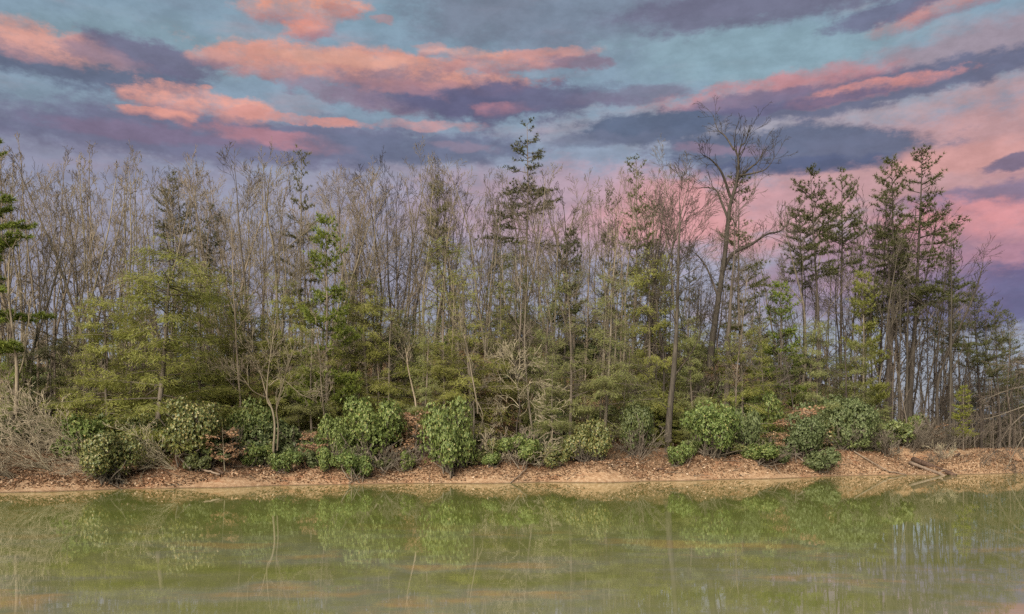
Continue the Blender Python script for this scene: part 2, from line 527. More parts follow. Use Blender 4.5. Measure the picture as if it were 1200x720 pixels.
xs = spaced(-1600, 1600, -38, 46, .40, 120)
ys = spaced(-1600, 1800, 33, 62, .30, 120)
verts = [(x, y, ground(x, y)) for y in ys for x in xs]
nx = len(xs)
faces = [(j * nx + i, j * nx + i + 1, (j + 1) * nx + i + 1, (j + 1) * nx + i) for j in range(len(ys) - 1) for i in range(nx - 1)]
me = bpy.data.meshes.new('ground')
me.from_pydata(verts, [], faces)
me.shade_smooth()
tag(link('ground', me, ground_mat()), kind='structure')

me = bpy.data.meshes.new('pond_water')
me.from_pydata([(-125, -14, 0), (125, -14, 0), (125, 75, 0), (-125, 75, 0)], [], [(0, 1, 2, 3)])
tag(link('pond_water', me, water_mat()), kind='structure')

# ------------------------------------------------------------------ mesh building


def unit(v):
    return v / (np.linalg.norm(v, axis=-1, keepdims=True) + 1e-9)


Z = np.array([0., 0., 1.])


class Soup:
    def __init__(self):
        self.v, self.q, self.t, self.n = [], [], [], 0

    def tube(self, pts, rad, k=3):
        pts = np.asarray(pts, float)
        n = len(pts)
        tan = np.empty_like(pts)
        tan[1:-1] = pts[2:] - pts[:-2]; tan[0] = pts[1] - pts[0]; tan[-1] = pts[-1] - pts[-2]
        tan = unit(tan)
        ref = np.array([1., 0, 0]) if abs(tan[0][0]) < .8 else np.array([0, 1., 0])
        a = unit(np.cross(tan, ref)); b = np.cross(tan, a)
        ang = np.arange(k) * 2 * math.pi / k
        ring = pts[:, None, :] + np.asarray(rad)[:, None, None] * (np.cos(ang)[None, :, None] * a[:, None, :] + np.sin(ang)[None, :, None] * b[:, None, :])
        self.v.append(ring.reshape(-1, 3))
        i = np.arange(n - 1)[:, None] * k; j = np.arange(k)[None, :]; j2 = (j + 1) % k
        self.q.append((np.stack([i + j, i + j2, i + k + j2, i + k + j], -1).reshape(-1, 4) + self.n))
        if k > 3:                                # close the far end of thick tubes
            cap = np.stack([np.full(k - 2, (n - 1) * k), (n - 1) * k + np.arange(1, k - 1), (n - 1) * k + np.arange(2, k)], -1)
            self.t.append(cap + self.n)
        self.n += n * k

    def leaves(self, c, u, w, L, W):
        """diamond leaves: base c, along u, across w"""
        c, u, w = map(np.asarray, (c, u, w))
        L = np.asarray(L)[:, None]; W = np.asarray(W)[:, None]
        m = c + u * L * .5
        v = np.stack([c, m + w * W, c + u * L, m - w * W], 1).reshape(-1, 3)
        n = len(c)
        self.v.append(v); self.q.append(np.arange(n * 4).reshape(-1, 4) + self.n); self.n += n * 4

    def blades(self, c, u, w, L, W):
        c, u, w = map(np.asarray, (c, u, w))
        L = np.asarray(L)[:, None]; W = np.asarray(W)[:, None]
        v = np.stack([c + w * W, c - w * W, c + u * L], 1).reshape(-1, 3)
        n = len(c)
        self.v.append(v); self.t.append(np.arange(n * 3).reshape(-1, 3) + self.n); self.n += n * 3

    def mesh(self, name, mat, smooth=False):
        me = bpy.data.meshes.new(name)
        if self.n == 0:
            return me
        v = np.concatenate(self.v).astype(np.float32)
        q = np.concatenate(self.q).astype(np.int32) if self.q else np.zeros((0, 4), np.int32)
        t = np.concatenate(self.t).astype(np.int32) if self.t else np.zeros((0, 3), np.int32)
        me.vertices.add(len(v)); me.vertices.foreach_set('co', v.ravel())
        me.loops.add(q.size + t.size)
        me.loops.foreach_set('vertex_index', np.concatenate([q.ravel(), t.ravel()]))
        me.polygons.add(len(q) + len(t))
        me.polygons.foreach_set('loop_start', np.concatenate([np.arange(len(q)) * 4, q.size + np.arange(len(t)) * 3]).astype(np.int32))
        me.update(calc_edges=True)
        me.materials.append(mat)
        if smooth:
            me.shade_smooth()
        return me


def join_meshes(name, pairs):
    """one mesh from several soups, each with its own material"""
    out = Soup(); idx_q, idx_t = [], []
    for k_, (s_, m_) in enumerate(pairs):
        if not s_.n:
            continue
        for q_ in s_.q:
            out.q.append(q_ + out.n); idx_q.append(np.full(len(q_), k_))
        for t_ in s_.t:
            out.t.append(t_ + out.n); idx_t.append(np.full(len(t_), k_))
        out.v += s_.v; out.n += s_.n
    me = out.mesh(name, pairs[0][1])
    for s_, m_ in pairs[1:]:
        me.materials.append(m_)
    me.polygons.foreach_set('material_index', np.concatenate(idx_q + idx_t).astype(np.int32))
    me.update()
    return me


def path(rng, p, d, L, n, wob, up):
    p = np.array(p, float); d = unit(np.array(d, float))
    pts = [p.copy()]
    for i in range(n):
        d = unit(d + rng.normal(0, wob, 3) + np.array([0, 0, up]))
        p = p + d * (L / n)
        pts.append(p.copy())
    return np.array(pts)


def along(pts, s):
    s = min(max(s, 0), .9999) * (len(pts) - 1)
    i = int(s); f = s - i
    return pts[i] * (1 - f) + pts[i + 1] * f, unit(pts[i + 1] - pts[i])


def side_dir(rng, d, ang, azim):
    ref = np.array([0., 0, 1]) if abs(d[2]) < .9 else np.array([1., 0, 0])
    a = unit(np.cross(d, ref)); b = np.cross(d, a)
    return unit(d * math.cos(ang) + (a * math.cos(azim) + b * math.sin(azim)) * math.sin(ang))


def ramify(rng, wood, twig, p, d, L, r, level, spec):
    """spec[level] = (segments, wobble, upturn, children, angle, length ratio, sides)"""
    seg, wob, up, kids, ang, ratio, sides = spec[level]
    pts = path(rng, p, d, L, seg, wob, up)
    rad = np.linspace(r, max(r * .35, .009), seg + 1)
    (wood if level == 0 else twig).tube(pts, rad, sides)
    if level + 1 < len(spec):
        for i in range(kids):
            s = .25 + .75 * (i + rng.uniform(.1, .9)) / kids
            q, dd = along(pts, s)
            nd = side_dir(rng, dd, ang * rng.uniform(.7, 1.3), rng.uniform(0, 2 * math.pi))
            ramify(rng, wood, twig, q, nd, L * ratio * rng.uniform(.6, 1.2) * (1.15 - .5 * s), max(r * .5 * (1.1 - .5 * s), .010), level + 1, spec)


def bare_tree(seed, H, r0, cs, n1, spread, wob=.035, lean=.0, low=0, bark=None, twig_kids=(6, 4), name='bare_tree'):
    rng = np.random.default_rng(seed)
    wood, twig = Soup(), Soup()
    d0 = np.array([rng.normal(0, .05) + lean, rng.normal(0, .05), 1.0])
    bole = path(rng, (0, 0, -.25), d0, H, 14, wob, .03)
    rad = r0 * (1 - np.linspace(0, 1, 15)) ** .85 + .012
    rad[0] *= 1.45
    wood.tube(bole, rad, 8)
    spec = [(6, .08, .055, twig_kids[0], .60, .54, 5), (4, .09, .07, twig_kids[1], .52, .6, 3), (3, .10, .05, 3, .5, .62, 3), (2, .09, .03, 0, 0, 0, 3)]
    for i in range(n1 + low):
        if i < n1:
            rel = (i + rng.uniform(0, 1)) / n1
            s = cs + (1 - cs) * rel ** .9 * .98
        else:
            rel = 0; s = rng.uniform(.18, cs)
        p, d = along(bole, s)
        ang = (.95 - .40 * rel) * rng.uniform(.65, 1.15)
        L = spread * .72 * (.30 + .70 * (1 - rel)) * rng.uniform(.55, 1.2) * (.45 if i >= n1 else 1)
        rr = float(np.interp(s, np.linspace(0, 1, 15), rad))
        ramify(rng, wood, twig, p, side_dir(rng, d, ang, i * 2.4 + rng.uniform(-.6, .6)), L, max(rr * rng.uniform(.35, .6), .014), 0, spec)
    return (name, [('trunk', wood.mesh('trunk', bark or BARK_MID, True)), ('crown', twig.mesh('crown', bark or BARK_MID))], H)


def conifer(seed, H, r0, base, width, whorls, per, droop, prof, leaf, bark, kind='pine', gap=.15, dense=1.0, upturn=.03, L0=.2, W0=.02, dead=0, name='pine_tree', lean=0.0):
    rng = np.random.default_rng(seed)
    wood, limbs, ndl = Soup(), Soup(), Soup()
    bole = path(rng, (0, 0, -.25), (rng.normal(0, .02) + lean, rng.normal(0, .02), 1), H, 12, .018, .03)
    rad = r0 * (1 - np.linspace(0, 1, 13)) ** .9 + .012
    rad[0] *= 1.35
    wood.tube(bole, rad, 8)
    C, U = [], []
    for w in range(whorls):
        rel = (w + rng.uniform(0, .7)) / whorls
        s = base + (1 - base) * rel
        off = rng.uniform(0, 6.28)
        for k in range(per):
            if rng.uniform() < gap:
                continue
            jit = .02 if kind == 'hemlock' else .008
            p, d = along(bole, min(s + rng.normal(0, jit), .995))
            aa = off + k * 6.283 / per + rng.normal(0, .3)
            L = width * prof(rel) * rng.uniform(.62, 1.15) + .25
            elev = droop[0] * (1 - rel) + droop[1] * rel + rng.normal(0, .28 if kind == 'hemlock' else .14)
            dd = np.array([math.cos(aa) * math.cos(elev), math.sin(aa) * math.cos(elev), math.sin(elev)])
            pts = path(rng, p, dd, L, 5, .06, upturn)
            limbs.tube(pts, np.linspace(.016 + .010 * L, .006, 6), 3)
            nb = max(3, int(L * 4.2 * dense))
            for j in range(nb):
                sb = .22 + .78 * (j + rng.uniform(0, 1)) / nb
                q, e = along(pts, sb)
                sgn = 1 if j % 2 else -1
                sd_ = unit(np.cross(e, Z)) * sgn
                bd = unit(e * .75 + sd_ * .85 + np.array([0, 0, rng.normal(0, .18)]))
                bl = (.28 * L * (1.15 - sb) + .22) * rng.uniform(.6, 1.2)
                bend = -.20 if kind == 'hemlock' else .05
                sp = path(rng, q, bd, bl, 3, .08, bend)
                if bl > .4:
                    limbs.tube(sp, [.008, .007, .006, .004], 3)
                m = max(2, int(bl * (10 if kind == 'hemlock' else 11) * dense))
                for x in np.linspace(.15, 1, m):
                    c, u = along(sp, x)
                    C.append(c + rng.normal(0, .03, 3)); U.append(u)
    # bare dead lower limbs
    for i in range(dead):
        p, d = along(bole, rng.uniform(.2, base))
        aa = rng.uniform(0, 6.28)
        limbs.tube(path(rng, p, (math.cos(aa), math.sin(aa), rng.uniform(-.2, .3)), rng.uniform(.6, 2.0), 4, .12, .0), [.02, .015, .012, .009, .006], 3)
    C = np.array(C); U = np.array(U)
    if kind == 'pine':
        nb = 12
        c = np.repeat(C, nb, 0); u = np.repeat(U, nb, 0)
        u = unit(u * .75 + unit(rng.normal(0, 1, c.shape)) * .85 + np.array([0, 0, .12]))
        w = unit(np.cross(u, rng.normal(0, 1, c.shape)))
    else:
        # flat sprays that hang outward: the upper face looks out and up
        nb = 10
        c = np.repeat(C, nb, 0) + rng.normal(0, .09, (len(C) * nb, 3)); u = np.repeat(U, nb, 0)
        u = unit(u * .8 + rng.normal(0, .5, c.shape) * np.array([1, 1, .5]) + np.array([0, 0, -.3]))
        nrm = unit(c * np.array([1, 1, 0])) * .75 + np.array([0, 0, .6]) + rng.normal(0, .35, c.shape)
        w = unit(np.cross(u, nrm))
    n = len(c)
    if kind == 'pine':
        ndl.blades(c, u, w, rng.uniform(.7, 1.25, n) * L0, rng.uniform(.7, 1.2, n) * W0)
    else:
        ndl.leaves(c, u, w, rng.uniform(.7, 1.25, n) * L0, rng.uniform(.7, 1.2, n) * W0)
    return (name, [('trunk', wood.mesh('trunk', bark, True)), ('crown', join_meshes('crown', [(ndl, leaf), (limbs, bark)]))], H)


def leafy_bush(seed, rx, ry, rz, n_ros, leaf, L0=.15, W0=.021, per=7, lobes=9, name='rhododendron_bush', bark=None):
    """a bush about 2 rx wide and rz tall: bent stems carrying whorls of broad leaves over uneven lobes"""
    rng = np.random.default_rng(seed)
    stems, fol = Soup(), Soup()
    centres = []
    for i in range(lobes):
        a = rng.uniform(0, 6.28); q = math.sqrt(rng.uniform(.05, 1)) * .68
        h = rng.uniform(.32, .80) * (1 - .45 * q * q)
        centres.append((np.array([math.cos(a) * q * rx, math.sin(a) * q * ry, h * rz]), rng.uniform(.26, .42)))
    for c, r in centres:
        b0 = np.array([rng.normal(0, .18 * rx), rng.normal(0, .18 * ry), -.12])
        mid = (b0 + c) / 2 + rng.normal(0, .12, 3)
        stems.tube([b0, mid, c], [.03, .022, .014], 4)
        for k in range(5):
            stems.tube(path(rng, mid + (c - mid) * rng.uniform(0, 1), rng.normal(0, 1, 3) + np.array([0, 0, .5]), r * rx * .9, 3, .2, .05), [.012, .010, .008, .005], 3)
    for i in range(7):
        a = rng.uniform(0, 6.28)
        stems.tube(path(rng, (0, 0, 0), (math.cos(a), math.sin(a), rng.uniform(.1, .9)), rx * rng.uniform(.7, 1.15), 4, .2, -.02), [.025, .02, .015, .01, .006], 3)
    cc = np.array([c for c, r in centres]); rr = np.array([r for c, r in centres])
    k = rng.integers(0, lobes, n_ros)
    nrm = unit(rng.normal(0, 1, (n_ros, 3)) + np.array([0, 0, .35]))
    depth = (rng.uniform(.55, 1.08, n_ros) + (rng.uniform(0, 1, n_ros) < .08) * rng.uniform(0, .45, n_ros))[:, None]
    pos = cc[k] + nrm * rr[k][:, None] * depth * np.array([rx, ry, rz * .62])
    pos[:, 2] = np.maximum(pos[:, 2], .08 + rng.uniform(0, .2, n_ros))
    nr = unit(nrm / np.array([rx, ry, rz]) + rng.normal(0, .25, (n_ros, 3)))
    c = np.repeat(pos, per, 0); nn = np.repeat(nr, per, 0)
    rad_ = unit(np.cross(nn, rng.normal(0, 1, c.shape)))
    u = unit(rad_ + nn * rng.uniform(-.15, .75, len(c))[:, None])
    w = unit(np.cross(u, nn))
    fol.leaves(c, u, w, rng.uniform(.7, 1.25, len(c)) * L0, rng.uniform(.8, 1.2, len(c)) * W0)
    return (name, [('stems', stems.mesh('stems', bark or BARK_MID)), ('foliage', fol.mesh('foliage', leaf))], rz)


def twig_shrub(seed, H, n_stem, bias, droop, bark, spread=.7, name='bare_shrub', kids=6, leaves=None):
    rng = np.random.default_rng(seed)
    wood, twig = Soup(), Soup()
    spec = [(7, .10, droop, kids, .55, .45, 4), (4, .16, droop * .6, 4, .55, .5, 3), (3, .16, 0, 2, .5, .55, 3), (2, .12, 0, 0, 0, 0, 3)]
    for i in range(n_stem):
        a = rng.uniform(0, 6.28)
        d = np.array([math.cos(a) * spread + bias[0], math.sin(a) * spread + bias[1], rng.uniform(.5, 1.0)])
        ramify(rng, wood, twig, rng.normal(0, .12, 3) * np.array([1, 1, 0]) - np.array([0, 0, .1]), d, H * rng.uniform(.6, 1.15), rng.uniform(.010, .022), 0, spec)
    parts = [('stems', wood.mesh('stems', bark)), ('crown', twig.mesh('crown', bark))]
    if leaves:
        mat, n, L0, W0 = leaves
        v = np.concatenate(twig.v)
        c = v[rng.integers(0, len(v), n)]
        u = unit(rng.normal(0, 1, (n, 3)) + np.array([0, 0, -.3])); w = unit(np.cross(u, rng.normal(0, 1, (n, 3))))
        lf = Soup(); lf.leaves(c, u, w, rng.uniform(.7, 1.2, n) * L0, rng.uniform(.7, 1.2, n) * W0)
        parts.append(('foliage', lf.mesh('foliage', mat)))
    return (name, parts, H)


def beech_sapling(seed, H, n):
    """a young tree that keeps its withered leaves in flat layers"""
    rng = np.random.default_rng(seed)
    wood, twig, lf = Soup(), Soup(), Soup()
    bole = path(rng, (0, 0, -.1), (rng.normal(0, .1), rng.normal(0, .1), 1), H, 8, .06, .04)
    wood.tube(bole, np.linspace(.035, .008, 9), 5)
    C = []
    for i in range(n):
        p, d = along(bole, rng.uniform(.3, .97))
        a = rng.uniform(0, 6.28)
        pts = path(rng, p, (math.cos(a), math.sin(a), rng.uniform(-.1, .8)), H * rng.uniform(.18, .42), 4, .14, 0)
        twig.tube(pts, np.linspace(.012, .006, 5), 3)
        for j in range(5):
            q, e = along(pts, rng.uniform(.3, 1))
            sp = path(rng, q, e + unit(np.cross(e, Z)) * rng.choice([-1, 1]) * .9, H * .13, 2, .1, 0)
            twig.tube(sp, [.007, .006, .005], 3)
            for x in rng.uniform(.1, 1, 7):
                C.append(along(sp, x)[0])
    C = np.array(C); n = len(C)
    u = unit(rng.normal(0, 1, (n, 3)) * np.array([1, 1, .4]) + np.array([0, 0, -.5])); w = unit(np.cross(u, rng.normal(0, 1, (n, 3))))
    lf.leaves(C + rng.normal(0, .055, C.shape), u, w, rng.uniform(.10, .16, n), rng.uniform(.03, .045, n))
    return ('beech_sapling', [('trunk', wood.mesh('trunk', BARK_PALE, True)), ('crown', join_meshes('crown', [(lf, DEAD_LEAF), (twig, BARK_PALE)]))], H)


# ------------------------------------------------------------------ placing
RND = random.Random(11)


def site(px, d):
    t = (px - 600) / FPX
    y = shore(t) + d
    x = t * y
    return x, y, ground(x, y)


def height_for(ytop, y, z):
    return CAM_H + (HORIZON - ytop) / FPX * y - z


def plant(proto, loc, scale=(1, 1, 1), rz=None, label='', category='tree', group=None, mats=None, tilt=(0, 0)):
    name, parts, H = proto
    root = bpy.data.objects.new(name, None)
    root.empty_display_size = .3
    COL.objects.link(root)
    root.location = loc
    root.scale = scale
    root.rotation_euler = (tilt[0], tilt[1], RND.uniform(0, 6.28) if rz is None else rz)
    for pn, me_ in parts:
        o = bpy.data.objects.new(pn, me_)
        COL.objects.link(o)
        o.parent = root
        if mats and pn in mats:
            o.material_slots[0].link = 'OBJECT'
            o.material_slots[0].material = mats[pn]
    tag(root, label, category, group)
    return root


def tree_at(proto, px, d, ytop, label, category='tree', group=None, wide=1.0, rz=None, mats=None, tilt=(0, 0)):
    x, y, z = site(px, d)
    s = max(.15, height_for(ytop, y, z) / proto[2])
    return plant(proto, (x, y, z), (s * wide, s * wide, s), rz, label, category, group, mats, tilt)


def bush_at(proto, px, d, wpx, hpx, label, category='bush', group=None, rz=None, mats=None, half=1.0, sink=0.0):
    """wpx, hpx: the bush's width and height as they look from the photograph's stand"""
    x, y, z = site(px, d)
    k = y / FPX
    sx = wpx * k / (2 * half)
    sz = hpx * k / proto[2]
    return plant(proto, (x, y, z - sink), (sx, sx, sz), rz, label, category, group, mats)


# ------------------------------------------------------------------ big evergreens
cone = lambda rel: (1 - rel) ** .8
layered = lambda rel: (1 - rel) ** .55 * (.75 + .25 * math.sin(rel * 17))
roundtop = lambda rel: math.sin(min(1, rel * .85 + .22) * math.pi) ** .6
hem = lambda rel: (.30 + .70 * math.sin(math.pi * min(1, rel * .85 + .12)) ** .8) * (1 - .45 * rel) * (.8 + .3 * math.sin(rel * 9.0))
slimp = lambda rel: (.35 + .65 * math.sin(math.pi * min(1, rel * .85 + .10)) ** .8) * (1 - .35 * rel) * (.8 + .35 * math.sin(rel * 7.0))

pine_layer = [conifer(31 + i, 20, .19, .45, 3.6, 22, 5, (-.05, .55), layered, PINE, BARK_DARK, gap=.42, dense=.78, L0=.24, W0=.021, dead=14) for i in range(3)]
pine_round = [conifer(41 + i, 20, .16, .60, 2.5, 15, 5, (.05, .7), roundtop, PINE, BARK_DARK, gap=.38, dense=.78, L0=.24, W0=.021, dead=16) for i in range(2)]
pine_point = conifer(51, 20, .16, .54, 3.3, 18, 5, (-.15, .45), cone, PINE, BARK_MID, gap=.45, dense=.85, L0=.22, W0=.021, dead=8)
pine_edge = conifer(52, 20, .22, .30, 4.2, 15, 5, (-.10, .5), layered, PINE_BRIGHT, BARK_MID, gap=.12, dense=1.1, L0=.26, W0=.032, dead=4)
pine_loose = [conifer(61 + i, 18, .15, .35, 2.6, 18, 4, (.05, .6), slimp, PINE, BARK_MID, gap=.35, dense=.8, L0=.24, W0=.021, dead=8) for i in range(2)]
pine_young = conifer(71, 9, .09, .2, 1.9, 15, 5, (0, .6), layered, PINE_BRIGHT, BARK_MID, gap=.15, dense=1.1, L0=.2, W0=.021)
hemlock = [conifer(81 + i, 10, .10, .10, 3.0, 22, 5, (-.15, .35), hem, HEMLOCK, BARK_MID, kind='hemlock', gap=.25, dense=1.0, upturn=-.035, L0=.18, W0=.0155, name='hemlock_tree') for i in range(3)]
hemlock_soft = [conifer(91 + i, 12, .09, .14, 2.3, 24, 4, (-.05, .4), slimp, HEMLOCK_SOFT, BARK_MID, kind='hemlock', gap=.3, dense=.9, upturn=-.03, L0=.18, W0=.0130, name='hemlock_tree') for i in range(2)]

EV = [
    # proto, px, d, ytop, width factor, label, materials
    (pine_edge, -26, 7, 116, 1.0, 'big pine with bright layered boughs cut off by the left edge', None),
    (pine_point, 614, 18, 136, 1.0, 'tallest sharp pointed dark evergreen rising above the middle of the wood', None),
    (pine_layer[0], 1042, 10, 186, .85, 'tall dark pine with ragged top, nearest the tallest pine on its left', None),
    (pine_layer[1], 1066, 11, 178, 1.05, 'tallest pine of the dark group, long boughs reaching over open sky', None),
    (pine_layer[2], 1118, 14, 262, .85, 'shorter layered dark pine standing right of the tallest pine of the dark group', None),
    (pine_layer[0], 1150, 19, 330, .95, 'low spreading pine, last one before the open sky at the right', None),
    (pine_layer[1], 1188, 26, 362, .8, 'far small pine above the dark cove, rightmost evergreen', None),
    (pine_layer[0], 1172, 16, 352, .8, 'thin dark pine at the right edge between the last spreading pine and the frame', None),
    (pine_layer[2], 1206, 18, 384, 1.0, 'dark pine half cut off by the right edge', None),
    (pine_layer[2], 1030, 14, 214, .7, 'slender dark pine at the left flank of the tallest dark pine', None),
    (pine_round[0], 962, 11, 190, .9, 'tall bare-stemmed pine with round dark top next to open sky', None),
    (pine_round[1], 985, 13, 196, .8, 'slim dark pine close behind the round topped pine', None),
    (pine_round[0], 944, 15, 226, .7, 'lower pine leaning out left of the round topped pine', None),
    (pine_loose[0], 742, 14, 182, .85, 'loose green pine in front of the pink sky, thin top', None),
    (pine_loose[1], 768, 16, 236, .8, 'shorter loose pine on the right of the thin topped pine', None),
    (pine_loose[1], 870, 13.5, 206, 1.0, 'dark pine directly behind the dark forked tree', None),
    (pine_loose[0], 806, 16, 285, .7, 'small pine between the thin topped pine and the dark forked tree', None),
    (pine_loose[1], 894, 12, 330, .9, 'low dark pine right of the dark forked tree trunk', None),
    (pine_round[1], 205, 20, 200, .8, 'tall pine with sparse olive crown behind the bare trees', {'crown': PINE_OLIVE}),
    (pine_round[0], 242, 17, 236, .7, 'dark clump-topped pine just right of the sparse olive pine', None),
    (pine_loose[0], 352, 16, 172, .75, 'olive crowned evergreen peaking above the bare skyline', {'crown': PINE_OLIVE}),
    (pine_round[1], 512, 18, 205, .6, 'evergreen with a few flat green tufts near the skyline', {'crown': PINE_OLIVE}),
    (pine_young, 383, 5.5, 252, .8, 'bright fresh green young pine in the middle height of the wood', None),
    (pine_young, 668, 14, 268, .7, 'young green pine showing small clumps right of the pointed evergreen', {'crown': PINE}),
    (pine_loose[1], 712, 18, 222, .55, 'slim pine with a small rounded green tuft near its top', None),
    (pine_loose[0], 588, 17, 232, .7, 'sparse pine pressed against the pointed evergreen', None),
    (pine_young, 1129, 6.5, 452, 1.2, 'small yellow-green pine beside the sandy point', {'crown': YELLOW_NEEDLE}),
    (pine_young, 915, 9, 330, 1.0, 'young pine with flat yellowish boughs over the rust brown branches', None),
    (pine_young, 1012, 9, 318, .8, 'young yellowish green pine under the round topped pines', {'crown': HEMLOCK}),
]
for (pr, px, d, yt, wd, lb, mt) in EV:
    tree_at(pr, px, d, yt, lb, 'pine tree', None, wd, None, mt)

HM = [
    (hemlock[0], 182, 3.2, 290, 1.50, 'broad yellow-green hemlock, widest soft crown above the shore', None),
    (hemlock[1], 128, 5.8, 344, 1.20, 'smaller hemlock tucked against the left side of the widest hemlock', None),
    (hemlock[2], 232, 6.5, 302, 1.08, 'hemlock behind the right side of the widest hemlock', None),
    (hemlock[1], 296, 6.5, 364, 1.32, 'low hemlock behind the pale forked sapling', None),
    (hemlock[2], 345, 7.2, 344, 1.20, 'green hemlock below the bright young pine, left side', None),
    (hemlock[0], 432, 7.2, 324, 1.08, 'hemlock below the bright young pine, right side', None),
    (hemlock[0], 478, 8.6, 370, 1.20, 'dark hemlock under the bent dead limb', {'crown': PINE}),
    (hemlock_soft[0], 522, 7.2, 272, 1.20, 'tall soft hemlock left of the pointed evergreen', {'crown': HEMLOCK}),
    (hemlock_soft[1], 556, 5.0, 310, 1.20, 'feathery yellow-green hemlock above the tall shore rhododendron', {'crown': HEMLOCK}),
    (hemlock[1], 520, 4.3, 402, 1.08, 'low hemlock right behind the tall shore rhododendron', None),
    (hemlock_soft[1], 610, 8.6, 284, 1.08, 'hemlock above the pale grey bare tree', None),
    (hemlock_soft[0], 668, 4.3, 310, 1.26, 'feathery grey-green hemlock, left one of the pair in the centre right', None),
    (hemlock_soft[1], 706, 4.7, 320, 1.38, 'feathery grey-green hemlock, right one of the pair in the centre right', None),
    (hemlock_soft[0], 738, 7.2, 372, 1.20, 'shorter grey-green hemlock behind the feathery pair', None),
    (hemlock_soft[0], 648, 3.2, 412, 1.20, 'small drooping hemlock beside the pale grey bare tree', None),
    (hemlock[2], 762, 8.6, 294, 0.96, 'hemlock below the thin topped pine', None),
    (hemlock[0], 812, 7.2, 370, 0.96, 'hemlock between the two thick shaded trunks', {'crown': HEMLOCK_SOFT}),
    (hemlock[1], 868, 5.8, 384, 1.20, 'hemlock uphill of the round rhododendron on the right', None),
    (hemlock[2], 956, 5.8, 372, 1.08, 'olive hemlock behind the rust brown branches', {'crown': HEMLOCK_SOFT}),
    (hemlock[0], 1000, 4.7, 400, 1.32, 'grey-green hemlock at the right end of the evergreen thicket', {'crown': HEMLOCK_SOFT}),
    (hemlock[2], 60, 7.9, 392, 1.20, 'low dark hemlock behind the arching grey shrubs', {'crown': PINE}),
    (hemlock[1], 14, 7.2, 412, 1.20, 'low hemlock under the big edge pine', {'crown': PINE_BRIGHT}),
    (hemlock[2], 392, 5.8, 402, 1.08, 'low hemlock behind the large shore rhododendron', None),
    (hemlock[0], 262, 8.6, 322, 0.84, 'slim hemlock between the bare trunks behind the orange beech sapling', None),
    (hemlock_soft[1], 148, 7.9, 302, 0.96, 'pale hemlock rising behind the widest hemlock', {'crown': HEMLOCK}),
    (hemlock_soft[0], 276, 6, 332, 1.2, 'yellow-green hemlock with pale stems above the orange beech sapling', {'crown': HEMLOCK}),
    (hemlock_soft[1], 318, 7, 320, 1.2, 'yellow-green hemlock directly behind the pale forked sapling', {'crown': HEMLOCK}),
    (hemlock_soft[0], 366, 5, 380, 1.3, 'shaggy hemlock above the smallest upright rhododendron', None),
    (hemlock_soft[1], 410, 7, 344, 1.2, 'feathery hemlock above the joined pair of large rhododendrons', {'crown': HEMLOCK}),
    (hemlock_soft[0], 456, 6, 352, 1.1, 'feathery hemlock between the largest and the tall shore rhododendron', {'crown': HEMLOCK}),
    (hemlock_soft[1], 496, 5, 374, 1.1, 'low feathery hemlock left of the tall shore rhododendron', None),
    (hemlock_soft[0], 588, 7, 324, 1.1, 'feathery hemlock rising behind the pale grey bare tree', {'crown': HEMLOCK}),
    (hemlock_soft[1], 632, 8, 328, 1.0, 'tall hemlock between the pale grey bare tree and the feathery pair', None),
    (hemlock_soft[0], 100, 6.5, 372, 1.1, 'short yellow-green hemlock above the arching grey shrubs', {'crown': HEMLOCK}),
    (hemlock_soft[1], 900, 7, 372, 1.1, 'yellow-green hemlock above the rust brown branches', {'crown': HEMLOCK}),
]
for (pr, px, d, yt, wd, lb, mt) in HM:
    tree_at(pr, px, d, yt, lb, 'hemlock', None, wd, None, mt)

# ------------------------------------------------------------------ dark forked tree and the other trees one knows by sight


def drawn_tree(name, base_px, d, limbs, r_scale, bark, seed, spec, label, category='tree', depth=.5, twig_bark=None):
    """limbs: list of (pixel polyline, start radius m, end radius m); depth grows along each limb so that the tree is round"""
    rng = np.random.default_rng(seed)
    bx, by, bz = site(base_px, d)
    root = bpy.data.objects.new(name, None)
    COL.objects.link(root); root.location = (bx, by, bz)
    twig = Soup()
    k = by / FPX
    for i, (poly, ra, rb) in enumerate(limbs):
        pts = []
        lean = rng.normal(0, depth) if i else 0
        n = len(poly)
        for j, (px, py) in enumerate(poly):
            yy = lean * (j / max(1, n - 1)) * 2.0 + rng.normal(0, .05)
            kk = (by + yy) / FPX
            pts.append(np.array([(px - 600) * kk - bx, yy, CAM_H + (HORIZON - py) * kk - bz]))
        # smooth the limb
        P = np.array(pts); fine = []
        for j in range(n - 1):
            p0, p1, p2, p3 = P[max(j - 1, 0)], P[j], P[j + 1], P[min(j + 2, n - 1)]
            for t_ in np.linspace(0, 1, 4, endpoint=False):
                fine.append(.5 * ((2 * p1) + (p2 - p0) * t_ + (2 * p0 - 5 * p1 + 4 * p2 - p3) * t_ ** 2 + (3 * p1 - p0 - 3 * p2 + p3) * t_ ** 3))
        fine.append(P[-1]); fine = np.array(fine)
        if i == 0:
            fine[0][2] -= .3
        s_ = Soup(); s_.tube(fine, np.linspace(ra, rb, len(fine)) * r_scale, 8)
        link('trunk' if i == 0 else 'limb', s_.mesh('limb', bark, True), None, root)
        nk = int(len(fine) * (.9 if i else .8))
        for q in range(nk):
            s0 = rng.uniform(.35 if i else .5, 1)
            p, e = along(fine, s0)
            ramify(rng, twig, twig, p, side_dir(rng, e, rng.uniform(.4, .9), rng.uniform(0, 6.28)), spec[-1] * rng.uniform(.5, 1.2), max(rb * .8, .012) * r_scale, 0, spec[0])
    link('crown', twig.mesh('crown', twig_bark or bark), None, root)
    tag(root, label, category)
    return root


